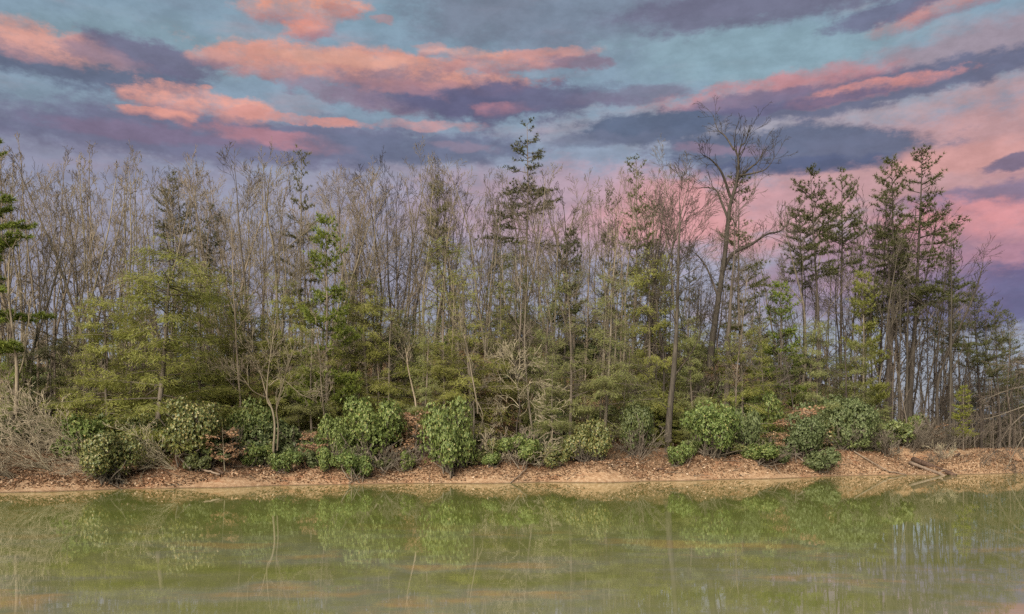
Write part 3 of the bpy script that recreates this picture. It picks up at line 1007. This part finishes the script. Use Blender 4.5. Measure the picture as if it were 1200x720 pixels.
fork_spec = ([(5, .12, .05, 3, .6, .5, 3), (4, .14, .05, 2, .6, .5, 3), (3, .14, .03, 0, 0, 0, 3)], 1.5)
drawn_tree('forked_tree', 834, 12, [
    ([(832, 424), (836, 390), (843, 343), (850, 294), (855, 244), (864, 211), (865, 186), (860, 173)], .23, .045),
    ([(860, 176), (850, 160), (841, 152), (836, 135)], .06, .015),
    ([(865, 186), (868, 172), (874, 166), (878, 148)], .06, .015),
    ([(865, 210), (880, 196), (888, 190), (897, 172)], .09, .015),
    ([(866, 206), (884, 203), (898, 198), (908, 184)], .07, .012),
    ([(856, 232), (846, 203), (834, 188), (824, 182)], .10, .015),
    ([(853, 256), (845, 236), (838, 222), (822, 220)], .10, .02),
    ([(846, 320), (858, 298), (880, 287), (898, 275), (916, 270), (926, 256)], .13, .02),
    ([(842, 350), (830, 318), (818, 300), (806, 292)], .08, .015),
], 1.0, BARK_DARK, 5, fork_spec, 'dark leaning forked tree, tallest bare one against the sky on the right', 'tree', .6)

bleach_spec = ([(4, .16, .0, 4, .6, .55, 3), (3, .18, .0, 3, .6, .55, 3), (2, .15, .0, 0, 0, 0, 3)], 1.0)
root = drawn_tree('bare_tree', 606, 4.0, [
    ([(605, 510), (606, 494), (609, 478), (607, 455), (604, 430), (600, 408)], .085, .02),
    ([(609, 488), (617, 481), (620, 470), (628, 478), (640, 482)], .05, .012),
    ([(608, 476), (598, 466), (584, 464), (572, 472)], .045, .01),
    ([(607, 466), (620, 450), (634, 448), (646, 456)], .045, .01),
    ([(606, 452), (594, 440), (580, 440)], .04, .01), ([(605, 440), (618, 428), (630, 424)], .04, .01),
    ([(608, 478), (600, 474), (592, 480), (586, 484)], .035, .01), ([(604, 430), (596, 420), (588, 416)], .03, .008),
], .34, BARK_GREY, 6, bleach_spec, 'pale grey bare small tree with tangled drooping twigs above the bank', 'tree', .45)
for ch in root.children:
    if ch.name.startswith('trunk'):
        ch.data.materials[0] = BARK_DARK

sap_spec = ([(4, .10, .08, 3, .6, .5, 3), (3, .14, .05, 2, .6, .5, 3), (2, .14, .03, 0, 0, 0, 3)], 1.0)
big_spec = ([(5, .12, .07, 5, .6, .5, 4), (4, .14, .05, 4, .6, .5, 3), (2, .14, .03, 0, 0, 0, 3)], 2.4)
drawn_tree('bare_tree', 322, 2.6, [
    ([(320, 532), (322, 500), (319, 480), (313, 468), (314, 440), (318, 410), (322, 380)], .075, .02),
    ([(318, 476), (312, 462), (306, 440), (300, 424), (292, 405)], .04, .012),
    ([(325, 528), (326, 500), (324, 478), (330, 455), (338, 428), (346, 408)], .05, .012),
    ([(316, 452), (330, 444), (352, 462), (368, 468)], .03, .008), ([(313, 466), (296, 458), (282, 440), (262, 428)], .03, .008),
], .8, BARK_PALE, 7, sap_spec, 'pale forked sapling with crossing branches close to the shore', 'tree', .3)
drawn_tree('bare_tree', 18, 6, [
    ([(19, 478), (20, 440), (18, 410), (14, 380), (10, 340), (12, 290)], .10, .03),
    ([(20, 446), (28, 420), (32, 390), (36, 350)], .045, .012), ([(19, 470), (10, 450), (4, 438)], .03, .01),
], 1.0, BARK_PALE, 8, sap_spec, 'pale smooth trunk with a low fork at the left edge', 'tree', .4)
drawn_tree('bare_tree', 782, 5, [
    ([(783, 512), (785, 480), (789, 440), (792, 400), (794, 350), (795, 300), (797, 255), (796, 228)], .28, .015),
    ([(791, 440), (806, 420), (818, 400), (826, 376)], .06, .012), ([(793, 380), (782, 356), (774, 330)], .05, .012),
    ([(786, 484), (774, 470), (770, 452)], .04, .012),
], .72, BARK_DARK, 9, big_spec, 'thick shaded grey trunk beside the round rhododendron', 'tree', .4)
drawn_tree('bare_tree', 852, 6.5, [
    ([(850, 492), (852, 460), (853, 430), (854, 390), (857, 340), (861, 290), (860, 250)], .24, .012),
    ([(853, 440), (864, 434), (870, 424)], .05, .015), ([(854, 430), (872, 450), (900, 452)], .05, .012),
], .85, BARK_MID_DARK, 10, big_spec, 'mossy grey trunk rising behind the round rhododendron', 'tree', .4)
drawn_tree('bare_tree', 545, 4.5, [
    ([(488, 474), (480, 440), (477, 420), (480, 404)], .05, .02), ([(478, 424), (474, 404), (472, 396)], .03, .01), ([(479, 412), (486, 398)], .03, .01),
], 1.0, BARK_PALE, 12, sap_spec, 'short pale forked stem above the tall shore rhododendron', 'tree', .2)
drawn_tree('leaning_tree', 553, 2.4, [
    ([(560, 478), (556, 456), (552, 434), (548, 410), (540, 380)], .06, .02),
    ([(558, 466), (550, 482), (544, 494)], .025, .008), ([(562, 484), (568, 500), (572, 520)], .035, .008), ([(559, 470), (566, 488), (562, 506), (554, 518)], .03, .008),
    ([(576, 515), (582, 526), (590, 534)], .025, .008),
], .75, BARK_PALE, 13, sap_spec, 'pale broken stem with hanging dead twigs right of the tall rhododendron', 'tree', .15)
# trunks of the dark stand on the right, one by one
for (px, d, yt, yb, r0, lb) in [
    (1040, 9, 300, 480, .17, 'thick dark trunk standing first at the left of the dark stand'),
    (1053, 4.5, 330, 522, .055, 'thin grey trunk close to the bank in front of the dark stand'),
    (1062, 8, 290, 500, .10, 'dark straight trunk directly behind the thin grey bank trunk'),
    (1113, 6, 300, 510, .08, 'upright brown trunk just left of the yellow-green pine'),
    (1100, 9, 310, 500, .12, 'slanted dark trunk leaning over toward the layered pine'),
]:
    drawn_tree('bare_tree', px, d, [([(px, yb), (px + 1, yb - 60), (px + (40 if 'slanted' in lb else 2), yt + 40), (px + (52 if 'slanted' in lb else 1), yt)], r0, .03),
                                    ([(px + 1, yb - 70), (px + 14, yb - 100), (px + 20, yb - 135)], .035, .01), ([(px + 1, yb - 90), (px - 12, yb - 125), (px - 16, yb - 150)], .035, .01)],
               1.0, BARK_MID_DARK if 'pale' in lb else BARK_DARK, 100 + px, sap_spec, lb, 'tree', .4)

# bare tree leaning out over the water from beyond the right edge
drawn_tree('leaning_tree', 1268, .8, [
    ([(1268, 530), (1255, 480), (1236, 450), (1215, 432), (1190, 424)], .16, .03),
    ([(1255, 480), (1230, 472), (1205, 482), (1180, 505), (1168, 530)], .07, .012),
    ([(1250, 472), (1225, 490), (1200, 512), (1184, 540), (1176, 560)], .06, .010),
    ([(1240, 456), (1210, 452), (1180, 458), (1150, 470)], .06, .010),
    ([(1230, 490), (1210, 520), (1202, 548)], .04, .008), ([(1215, 470), (1190, 480), (1160, 490), (1142, 492)], .04, .008),
], 1.0, BARK_MID, 15, ([(5, .12, -.05, 5, .5, .5, 3), (4, .14, -.04, 3, .5, .5, 3), (3, .14, -.02, 0, 0, 0, 3)], 1.6),
    'bare tree reaching thin arching branches over the water at the right edge', 'tree', .5)

# ------------------------------------------------------------------ the bare wood behind
BT = [bare_tree(200 + i, 20, .088 + .015 * (i % 3), [.34, .42, .28, .48, .38, .32][i % 6], [11, 10, 13, 9][i % 4], [5.2, 4.2, 6.0, 3.8, 4.8][i % 5], low=2 + i % 3, wob=.035 + .008 * (i % 3), twig_kids=(5, 3)) for i in range(12)]
BT += [bare_tree(230 + i, 18, .13, .28, 7, 8.0 + i, wob=.06, low=1, twig_kids=(7, 4)) for i in range(4)]
SAP = [bare_tree(300 + i, 10, .045, .25, 12, 2.2, wob=.05, twig_kids=(5, 3), name='bare_sapling') for i in range(5)]
SKY_X = [-60, 0, 60, 130, 200, 250, 290, 330, 400, 440, 500, 560, 600, 650, 700, 760, 800, 840, 900, 960, 1040, 1100, 1140, 1200, 1280]
SKY_Y = [150, 165, 162, 168, 178, 192, 178, 186, 194, 186, 184, 176, 190, 196, 190, 184, 236, 268, 262, 236, 222, 286, 338, 384, 390]
MARKS = [(-12, 'the big edge pine'), (60, 'the arching shrubs'), (128, 'the smaller hemlock'), (182, 'the widest hemlock'), (215, 'the sparse olive pine'), (250, 'the clump-topped pine'),
         (320, 'the pale forked sapling'), (383, 'the bright young pine'), (436, 'the largest rhododendron'), (480, 'the short forked stem'), (528, 'the tall rhododendron'), (614, 'the pointed evergreen'),
         (668, 'the feathery hemlock pair'), (712, 'the tufted slim pine'), (744, 'the thin topped pine'), (785, 'the thick shaded trunk'), (845, 'the dark forked tree'), (900, 'the rust brown branches'), (962, 'the round topped pine'),
         (1020, 'the grey-green thicket'), (1066, 'the tallest dark pine'), (1110, 'the yellow-green pine'), (1160, 'the spreading pine')]


def beside(px, behind=False):
    mk = min(MARKS, key=lambda m_: abs(m_[0] - px))
    gap = px - mk[0]
    if px < -14:
        return 'beyond the left edge pine'
    if px > 1206:
        return 'beyond the cove'
    if abs(gap) < 9:
        return 'behind ' + mk[1]
    return ('left of ' if gap < 0 else 'right of ') + mk[1]


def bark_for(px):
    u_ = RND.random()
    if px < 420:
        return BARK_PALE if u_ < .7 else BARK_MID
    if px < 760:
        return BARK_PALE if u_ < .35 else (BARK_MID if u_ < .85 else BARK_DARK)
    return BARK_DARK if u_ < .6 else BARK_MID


def wood_tree(px, d, yt, proto, kind_word, cat, wide):
    b = bark_for(px)
    tone = {'pale_bark': 'pale', 'brown_grey_bark': 'brown-grey', 'dark_bark': 'dark'}[b.name]
    far = ', far upslope,' if d > 21 else ''
    where = beside(px)
    lb = f'{tone} {kind_word}{far} {where}'
    gp = (kind_word.replace('tree', 'trees') if 'tree' in kind_word else kind_word + 's') + f' in the wood {where}'
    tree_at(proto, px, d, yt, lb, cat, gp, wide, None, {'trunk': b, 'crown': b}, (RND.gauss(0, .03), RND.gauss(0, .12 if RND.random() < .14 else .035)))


n_tall = 0
for i in range(300):
    px = -60 + (i + RND.random()) * 1320 / 300
    if 880 < px < 935 and RND.random() < .6 or px > 1130 and RND.random() < .2:
        continue
    if px > 800 and RND.random() < .25:
        continue
    d = RND.choice([RND.uniform(9, 17), RND.uniform(14, 30), RND.uniform(20, 36)])
    sk = float(np.interp(px, SKY_X, SKY_Y))
    up_ = abs(RND.gauss(0, 1)) * 42 - 6
    yt = sk + up_ + 8
    if px > 1120:
        d = RND.uniform(18, 40)
    wood_tree(px, d, yt, BT[RND.randrange(12)] if RND.random() < .68 else BT[12 + RND.randrange(4)], 'tall bare tree' if up_ < 22 else 'shorter bare tree', 'tree', RND.uniform(.75, 1.15))
for i in range(190):
    px = -50 + (i + RND.random()) * 1300 / 190
    d = RND.uniform(5 if i % 4 else 3.2, 32)
    if px > 1070:
        d = RND.uniform(10, 34)
    sk = float(np.interp(px, SKY_X, SKY_Y))
    yt = RND.uniform(sk + 60, 420) if px < 1100 else RND.uniform(sk + 30, 470)
    wood_tree(px, d, yt, SAP[RND.randrange(len(SAP))], 'slender sapling' if yt < sk + 120 else 'low sapling', 'sapling', RND.uniform(.8, 1.3))

# the far side of the cove, seen past the sandy point
for i in range(26):
    px = 1085 + RND.random() * 200
    wood_tree(px, RND.uniform(30, 55), RND.uniform(360, 440), SAP[RND.randrange(5)], 'bare tree across the cove', 'tree', RND.uniform(1.0, 1.6))

for i, (px, d, yt) in enumerate([(1128, 42, 452), (1150, 38, 440), (1168, 46, 448), (1186, 40, 436), (1206, 44, 430), (1226, 40, 440), (1140, 50, 458), (1196, 34, 462), (1176, 36, 470)]):
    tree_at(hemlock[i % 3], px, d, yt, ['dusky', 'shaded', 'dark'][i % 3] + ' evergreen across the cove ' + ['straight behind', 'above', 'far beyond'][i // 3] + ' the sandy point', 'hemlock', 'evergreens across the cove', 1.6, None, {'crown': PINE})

# ------------------------------------------------------------------ rhododendrons along the shore
RB = [leafy_bush(400 + i, 1, .9, 1.3, 3600 + 300 * (i % 3), RHODO, .046, .0145, per=6, lobes=15 + 2 * i) for i in range(4)]
RS = [leafy_bush(410 + i, 1, .9, 1.3, 1600, RHODO, .068, .021, per=6, lobes=10, name='rhododendron_bush') for i in range(2)]
LB = [leafy_bush(420 + i, 1, .9, 1.3, 900, LAUREL, .10, .024, per=6, lobes=12, name='laurel_shrub') for i in range(3)]
G_, Y_ = {'foliage': RHODO_GREY}, {'foliage': RHODO_YELLOW}
RH = [
    (RB[0], 126, .9, 92, 78, 'yellow-tinged rhododendron drooping over the sandy left bank', Y_),
    (RB[1], 222, 2.2, 100, 90, 'wide olive rhododendron below the widest hemlock', Y_),
    (RB[2], 170, 3.2, 70, 80, 'olive bush wedged between the two yellow-tinged rhododendrons', Y_),
    (RB[3], 298, 4.2, 74, 84, 'dark glossy bush behind the orange beech sapling', None),
    (RS[0], 336, 1.2, 48, 36, 'small fresh green rhododendron left of the stream bank gap', None),
    (RS[1], 383, 1.0, 34, 38, 'smallest upright rhododendron in the row of three low ones', None),
    (RS[0], 414, .5, 56, 42, 'low bright rhododendron touching the bank, below the largest one', None),
    (RB[0], 436, 2.4, 100, 100, 'largest rhododendron of the shore, with bare stems below its right side', None),
    (RB[2], 392, 3.0, 60, 74, 'rhododendron joined to the left of the largest one', None),
    (RS[1], 480, 1.4, 30, 32, 'tiny bush in the dark gap between the two largest rhododendrons', None),
    (RB[1], 528, .9, 82, 112, 'tall bright rhododendron overhanging the water in the centre', None),
    (RS[0], 608, 1.6, 62, 44, 'dark green rhododendron under the pale grey bare tree', None),
    (RS[1], 575, 1.2, 34, 26, 'little dark bush by the shadowed hollow right of the tall rhododendron', None),
    (RB[3], 832, 2.2, 92, 80, 'round fresh green rhododendron in front of the thick shaded trunk', None),
    (RB[0], 870, 3.0, 56, 74, 'grey-green bush leaning on the mossy trunk', G_),
    (RS[0], 798, 1.8, 40, 36, 'low bush at the foot of the thick shaded trunk', None),
    (RS[1], 893, .9, 64, 34, 'low bright bush hanging toward the water right of the round rhododendron', None),
    (RB[1], 938, 2.8, 76, 64, 'grey-green rhododendron below the rust brown branches', G_),
    (RB[2], 996, 3.2, 88, 80, 'broad grey-green bush at the right end of the bank thicket', G_),
    (RS[0], 962, .9, 58, 36, 'low pale green bush just above the water below the grey-green thicket', G_),
    (RB[3], 955, 5.5, 80, 80, 'upper grey-green bush behind the rust brown branches', G_),
    (RB[3], 748, 4.0, 56, 80, 'dark bush left of the thick shaded trunk', {'foliage': LAUREL}),
    (RB[1], 688, 2.6, 70, 62, 'pale olive shrub mound under the feathery hemlocks', Y_),
    (RS[1], 650, 1.6, 52, 34, 'thin yellowish shrub hanging over the bank right of the dark green rhododendron', Y_),
    (RB[0], 890, 6.0, 70, 90, 'dark bush uphill between the mossy trunk and rust brown branches', None),
]
for (pr, px, d, w_, h_, lb, mt) in RH:
    bush_at(pr, px, d, w_ * .92, h_ * .90, lb, 'bush', None, None, mt, 1.0, .1)

for i in range(44):
    px = 215 + (i + RND.random()) * 820 / 44
    if 690 < px < 795:
        continue
    d = RND.uniform(1.6, 5.5)
    x, y, z = site(px, d)
    s = RND.uniform(.45, 1.0)
    tone, fm = RND.choice([('olive', LAUREL), ('grey-green', RHODO_GREY), ('yellowish', RHODO_YELLOW), ('green', RHODO)])
    plant(LB[i % 3], (x, y, z - .05), (s * RND.uniform(.9, 1.4), s, s), None, f'small {tone} bank shrub {beside(px)}', 'shrub', f'small bank shrubs {beside(px)}', {'foliage': fm})
# laurel and young hemlock scattered up the slope
for i in range(130):
    px = -40 + (i + RND.random()) * 1110 / 130
    d = RND.choice([RND.uniform(3.5, 10), RND.uniform(8, 30)])
    if 700 < px < 800 and d < 8:
        continue
    x, y, z = site(px, d)
    s = RND.uniform(.9, 2.0)
    tone, fm = RND.choice([('dark olive', None), ('dark olive', None), ('grey-green', RHODO_GREY), ('yellowish', RHODO_YELLOW), ('green', RHODO)])
    wh = beside(px)
    hi = 'high on the slope' if d > 14 else 'low on the slope'
    plant(LB[i % 3], (x, y, z - .1), (s, s, s * RND.uniform(.8, 1.2)), None, f'{tone} laurel shrub {hi}, {wh}', 'shrub', f'laurel shrubs {hi} {wh}', {'foliage': fm} if fm else None)
for i in range(70):
    px = -40 + (i + RND.random()) * 1080 / 70
    d = RND.choice([RND.uniform(5, 12), RND.uniform(10, 30)])
    x, y, z = site(px, d)
    H_ = RND.uniform(1.8, 4.6)
    pr = RND.choice(hemlock + hemlock_soft)
    tone, fm = RND.choice([('yellow-green', HEMLOCK), ('yellow-green', HEMLOCK), ('grey-green', HEMLOCK_SOFT), ('dark green', PINE)])
    s = H_ / pr[2]
    wh = beside(px)
    hi = 'high on the slope' if d > 14 else 'low on the slope'
    plant(pr, (x, y, z), (s * 1.5, s * 1.5, s), None, f'{tone} young hemlock {hi}, {wh}', 'hemlock', f'young hemlocks {hi} {wh}', {'crown': fm})

# ------------------------------------------------------------------ bare shrubs
ARCH = [twig_shrub(500 + i, 4.2, 15, (-1.0, -.35), -.045, BARK_GREY, .5, 'arching_shrub') for i in range(3)]
SHB = [twig_shrub(510 + i, 1.7, 9, (0, -.1), .0, BARK_GREY, .7, 'bare_shrub', kids=5) for i in range(4)]
for (px, d, s, lb) in [(118, 3.4, 1.0, 'grey arching shrub leaning left behind the drooping yellow-tinged rhododendron'),
                       (66, 2.6, .95, 'grey arching shrub sweeping low over the sandy left bank'),
                       (20, 2.2, .95, 'grey arching shrub at the left edge, twigs down to the sand'),
                       (-30, 2.4, 1.0, 'grey arching shrub half cut off by the left edge'),
                       (92, 5.5, 1.0, 'upper grey arching shrub on the slope behind the sandy left bank'),
                       (40, 5.5, .9, 'upper grey arching shrub near the left edge'),
                       (206, 1.6, .6, 'short bleached shrub in front of the wide olive rhododendron'),
                       (150, 1.0, .55, 'bleached twigs spreading across the drooping yellow-tinged rhododendron')]:
    x, y, z = site(px, d)
    plant(ARCH[RND.randrange(3)], (x, y, z), (s * 1.15, s * 1.15, s * 1.05), RND.uniform(-.35, .35), lb, 'shrub')
for i in range(64):
    px = 230 + (i + RND.random()) * 880 / 64
    d = RND.choice([RND.uniform(1.2, 4), RND.uniform(3, 12)])
    x, y, z = site(px, d)
    s = RND.uniform(.6, 1.25)
    wh = beside(px)
    brown = RND.random() < .8
    plant(SHB[i % 4], (x, y, z), (s, s, s), None, f'twiggy bare {"brown" if brown else "grey"} shrub on the bank {wh}', 'shrub', f'twiggy bare shrubs on the bank {wh}',
          {'stems': BARK_MID, 'crown': BARK_MID} if brown else None)
for i in range(110):
    px = -50 + (i + RND.random()) * 1290 / 110
    d = RND.uniform(10 if px < 1100 else 18, 38)
    x, y, z = site(px, d)
    s = RND.uniform(1.2, 2.6)
    wh = beside(px)
    pale = px < 560 and RND.random() < .7
    plant(SHB[i % 4], (x, y, z), (s * .8, s * .8, s), None, f'tall {"pale" if pale else "brown"} thicket shrub upslope, {wh}', 'shrub', f'bare thicket shrubs up the slope {wh}',
          None if pale else {'stems': BARK_MID, 'crown': BARK_MID})

# orange-leaved beech saplings
BC = [beech_sapling(600 + i, 2.2, 13 + 3 * i) for i in range(3)]
for (px, d, s, lb) in [(264, 1.3, 1.15, 'orange beech sapling with withered leaves left of the pale forked sapling'),
                       (366, 2.4, 1.0, 'rust beech sapling with withered leaves right of the pale forked sapling'),
                       (474, 2.8, 1.3, 'rust beech sapling with withered leaves between the two largest rhododendrons'),
                       (488, 3.2, 1.3, 'small rust beech sapling behind the tall bright rhododendron'),
                       (566, 7, 2.0, 'tan leaved beech sapling uphill left of the pale grey bare tree'),
                       (590, 9, 2.4, 'tan leaved beech sapling high on the slope above the pale grey bare tree'),
                       (930, 3.0, 1.2, 'rust brown branches spread flat above the grey-green rhododendron'),
                       (906, 2.8, 1.0, 'rust brown beech sapling beside the low bright bush'),
                       (954, 3.6, 1.5, 'rust brown beech sapling at the top of the right thicket'),
                       (1096, 6.0, .8, 'rust beech sapling in the reddish brush by the logs')]:
    x, y, z = site(px, d)
    plant(BC[RND.randrange(3)], (x, y, z), (s * .95, s * .95, s * .85), None, lb, 'sapling')
# reddish brush by the sandy point
BRUSH = [twig_shrub(530 + i, 1.5, 14, (0, 0), .04, BARK_MID, .45, 'bare_shrub', kids=5) for i in range(2)]
for (px, d, s) in [(1068, 4.5, 1.1), (1082, 5, 1.2), (1096, 5.5, 1.2), (1108, 6, 1.1), (1074, 7, 1.3), (1090, 8, 1.4), (1104, 8.5, 1.3), (1040, 4, 1.0), (1022, 3.5, 1.0)]:
    x, y, z = site(px, d)
    plant(BRUSH[RND.randrange(2)], (x, y, z), (s, s, s), None, 'reddish brown brush tuft on the bank above the fallen logs', 'brush', 'reddish brush above the fallen logs')

# ------------------------------------------------------------------ logs and driftwood


def log_between(name, pts, r0, r1, mat, label, category='log', seed=1, stubs=0):
    """pts: (px, d, lift) along the log"""
    rng = np.random.default_rng(seed)
    W = []
    for (px, d, lift) in pts:
        x, y, z = site(px, d)
        W.append(np.array([x, y, max(z, -.05) + lift]))
    W = np.array(W); o0 = W[0].copy()
    fine = np.array([along(W, s)[0] for s in np.linspace(0, .9999, 10)]) - o0 + rng.normal(0, .012, (10, 3))
    s_ = Soup(); rad = np.linspace(r0, r1, 10) * rng.uniform(.9, 1.1, 10)
    s_.tube(fine, rad, 9); s_.tube(fine[:2][::-1], rad[:2][::-1], 9)
    for i in range(stubs):
        p, e = along(fine, rng.uniform(.2, .9))
        s_.tube(path(rng, p, side_dir(rng, e, 1.0, rng.uniform(0, 6.28)), rng.uniform(.25, .6), 3, .1, 0), [r1 * .5, r1 * .4, r1 * .3, r1 * .15], 5)
    return tag(link(name, s_.mesh(name, mat, True), None, None, tuple(o0)), label, category)


log_between('fallen_log', [(1070, 3.2, .22), (1120, -.5, .03)], .17, .12, WOOD_DARK, 'dark rotten log sloping down the bank into the water', 'log', 1, 2)
log_between('fallen_log', [(1066, 2.4, .16), (1107, -.4, .03)], .10, .08, WOOD_TAN, 'pale weathered log lying beside the dark rotten log', 'log', 2, 1)
log_between('driftwood', [(1119, 4.2, .08), (1125, 4.9, .20)], .10, .05, WOOD_DARK, 'short dark driftwood stub standing up on the sandy point', 'driftwood', 3, 2)
log_between('driftwood', [(1140, 4.8, .06), (1147, 4.4, .05)], .09, .08, WOOD_DARK, 'dark driftwood piece lying furthest right on the sandy point', 'driftwood', 4)
log_between('driftwood', [(1131, 4.8, .05), (1135, 4.7, .05)], .07, .06, WOOD_DARK, 'smallest dark driftwood piece between two others on the sandy point', 'driftwood', 5)
log_between('fallen_branch', [(233, 1.6, .10), (258, .5, .10)], .05, .035, WOOD_TAN, 'pale straight fallen branch lying on the sandy bank', 'branch', 6)
log_between('fallen_branch', [(250, 1.7, .10), (262, .7, .10)], .07, .05, WOOD_DARK, 'dark short branch beside the pale straight fallen branch', 'branch', 7)
log_between('fallen_branch', [(618, 1.2, .25), (604, .3, .05), (598, -.1, .02)], .03, .02, WOOD_TAN, 'thin pale branch slanting to the water below the dark green rhododendron', 'branch', 8)
log_between('fallen_branch', [(812, 1.9, .35), (806, .8, .06)], .03, .02, WOOD_TAN, 'thin pale stick leaning below the round rhododendron', 'branch', 9)
log_between('fallen_branch', [(905, .9, .3), (914, .05, .04)], .03, .02, WOOD_TAN, 'thin pale stick dipping to the water under the low bright bush', 'branch', 10)
log_between('fallen_branch', [(388, 13, .4), (430, 12, 2.4), (446, 12, 2.2)], .12, .06, BARK_DARK, 'bent dead limb arching dark on the slope above the hemlocks', 'branch', 11, 2)
log_between('fallen_branch', [(770, 1.5, .06), (778, 1.2, .06)], .05, .04, WOOD_DARK, 'short dark stick on the leafy bank left of the round rhododendron', 'branch', 12, 2)
log_between('fallen_branch', [(1000, 1.8, .15), (1040, .8, .12), (1062, .3, .05)], .04, .03, WOOD_TAN, 'slender pale branch lying along the bank left of the logs', 'branch', 13, 2)

# ------------------------------------------------------------------ litter: leaves and sticks nobody could count
rng = np.random.default_rng(77)
lit = Soup()
C = []
while len(C) < 90000:
    t = rng.uniform(-.68, .68)
    d = rng.choice([rng.uniform(.12, 2.4), rng.uniform(.4, 4), rng.uniform(.5, 9), rng.uniform(3, 26)])
    y = shore(t) + d
    x = t * y
    z = ground(x, y)
    if z > .06:
        C.append((x, y, z + .012))
C = np.array(C); n = len(C)
u = unit(rng.normal(0, 1, (n, 3)) * np.array([1, 1, .45])); w = unit(np.cross(u, np.array([0, 0, 1]) + rng.normal(0, .45, (n, 3))))
lit.leaves(C, u, w, rng.uniform(.07, .15, n), rng.uniform(.025, .05, n))
tag(link('fallen_leaves', lit.mesh('fallen_leaves', LITTER)), kind='stuff')
tw = Soup()
for i in range(520):
    t = rng.uniform(-.62, .62); d = rng.uniform(.15, 5)
    y = shore(t) + d; x = t * y; z = ground(x, y)
    if z < .03:
        continue
    a = rng.uniform(0, 6.28)
    tw.tube(path(rng, (x, y, z + .03), (math.cos(a), math.sin(a), rng.uniform(0, .35)), rng.uniform(.3, 1.1), 3, .12, 0), [.014, .012, .010, .006], 3)
tag(link('fallen_twigs', tw.mesh('fallen_twigs', BARK_MID)), kind='stuff')

# ------------------------------------------------------------------ tell apart the things that would still share a label
shared = {}
for o in scene.objects:
    if o.parent is None and 'label' in o:
        shared.setdefault(o['label'], []).append(o)
ORD = ['second', 'third', 'fourth', 'fifth', 'sixth', 'seventh', 'eighth', 'ninth', 'tenth']
for lb, obs in shared.items():
    if len(obs) < 2 or 'beyond the' in lb:
        continue
    obs.sort(key=lambda o_: o_.location.x / o_.location.y)
    n_ = len(obs)
    for i, o in enumerate(obs):
        if n_ == 2:
            tail = ('left', 'right')[i] + ' one'
        elif i == 0:
            tail = 'leftmost one'
        elif i == n_ - 1:
            tail = 'rightmost one'
        elif n_ == 3:
            tail = 'middle one'
        else:
            tail = ORD[min(i - 1, 8)] + ' from left'
        o['label'] = lb + ', ' + tail
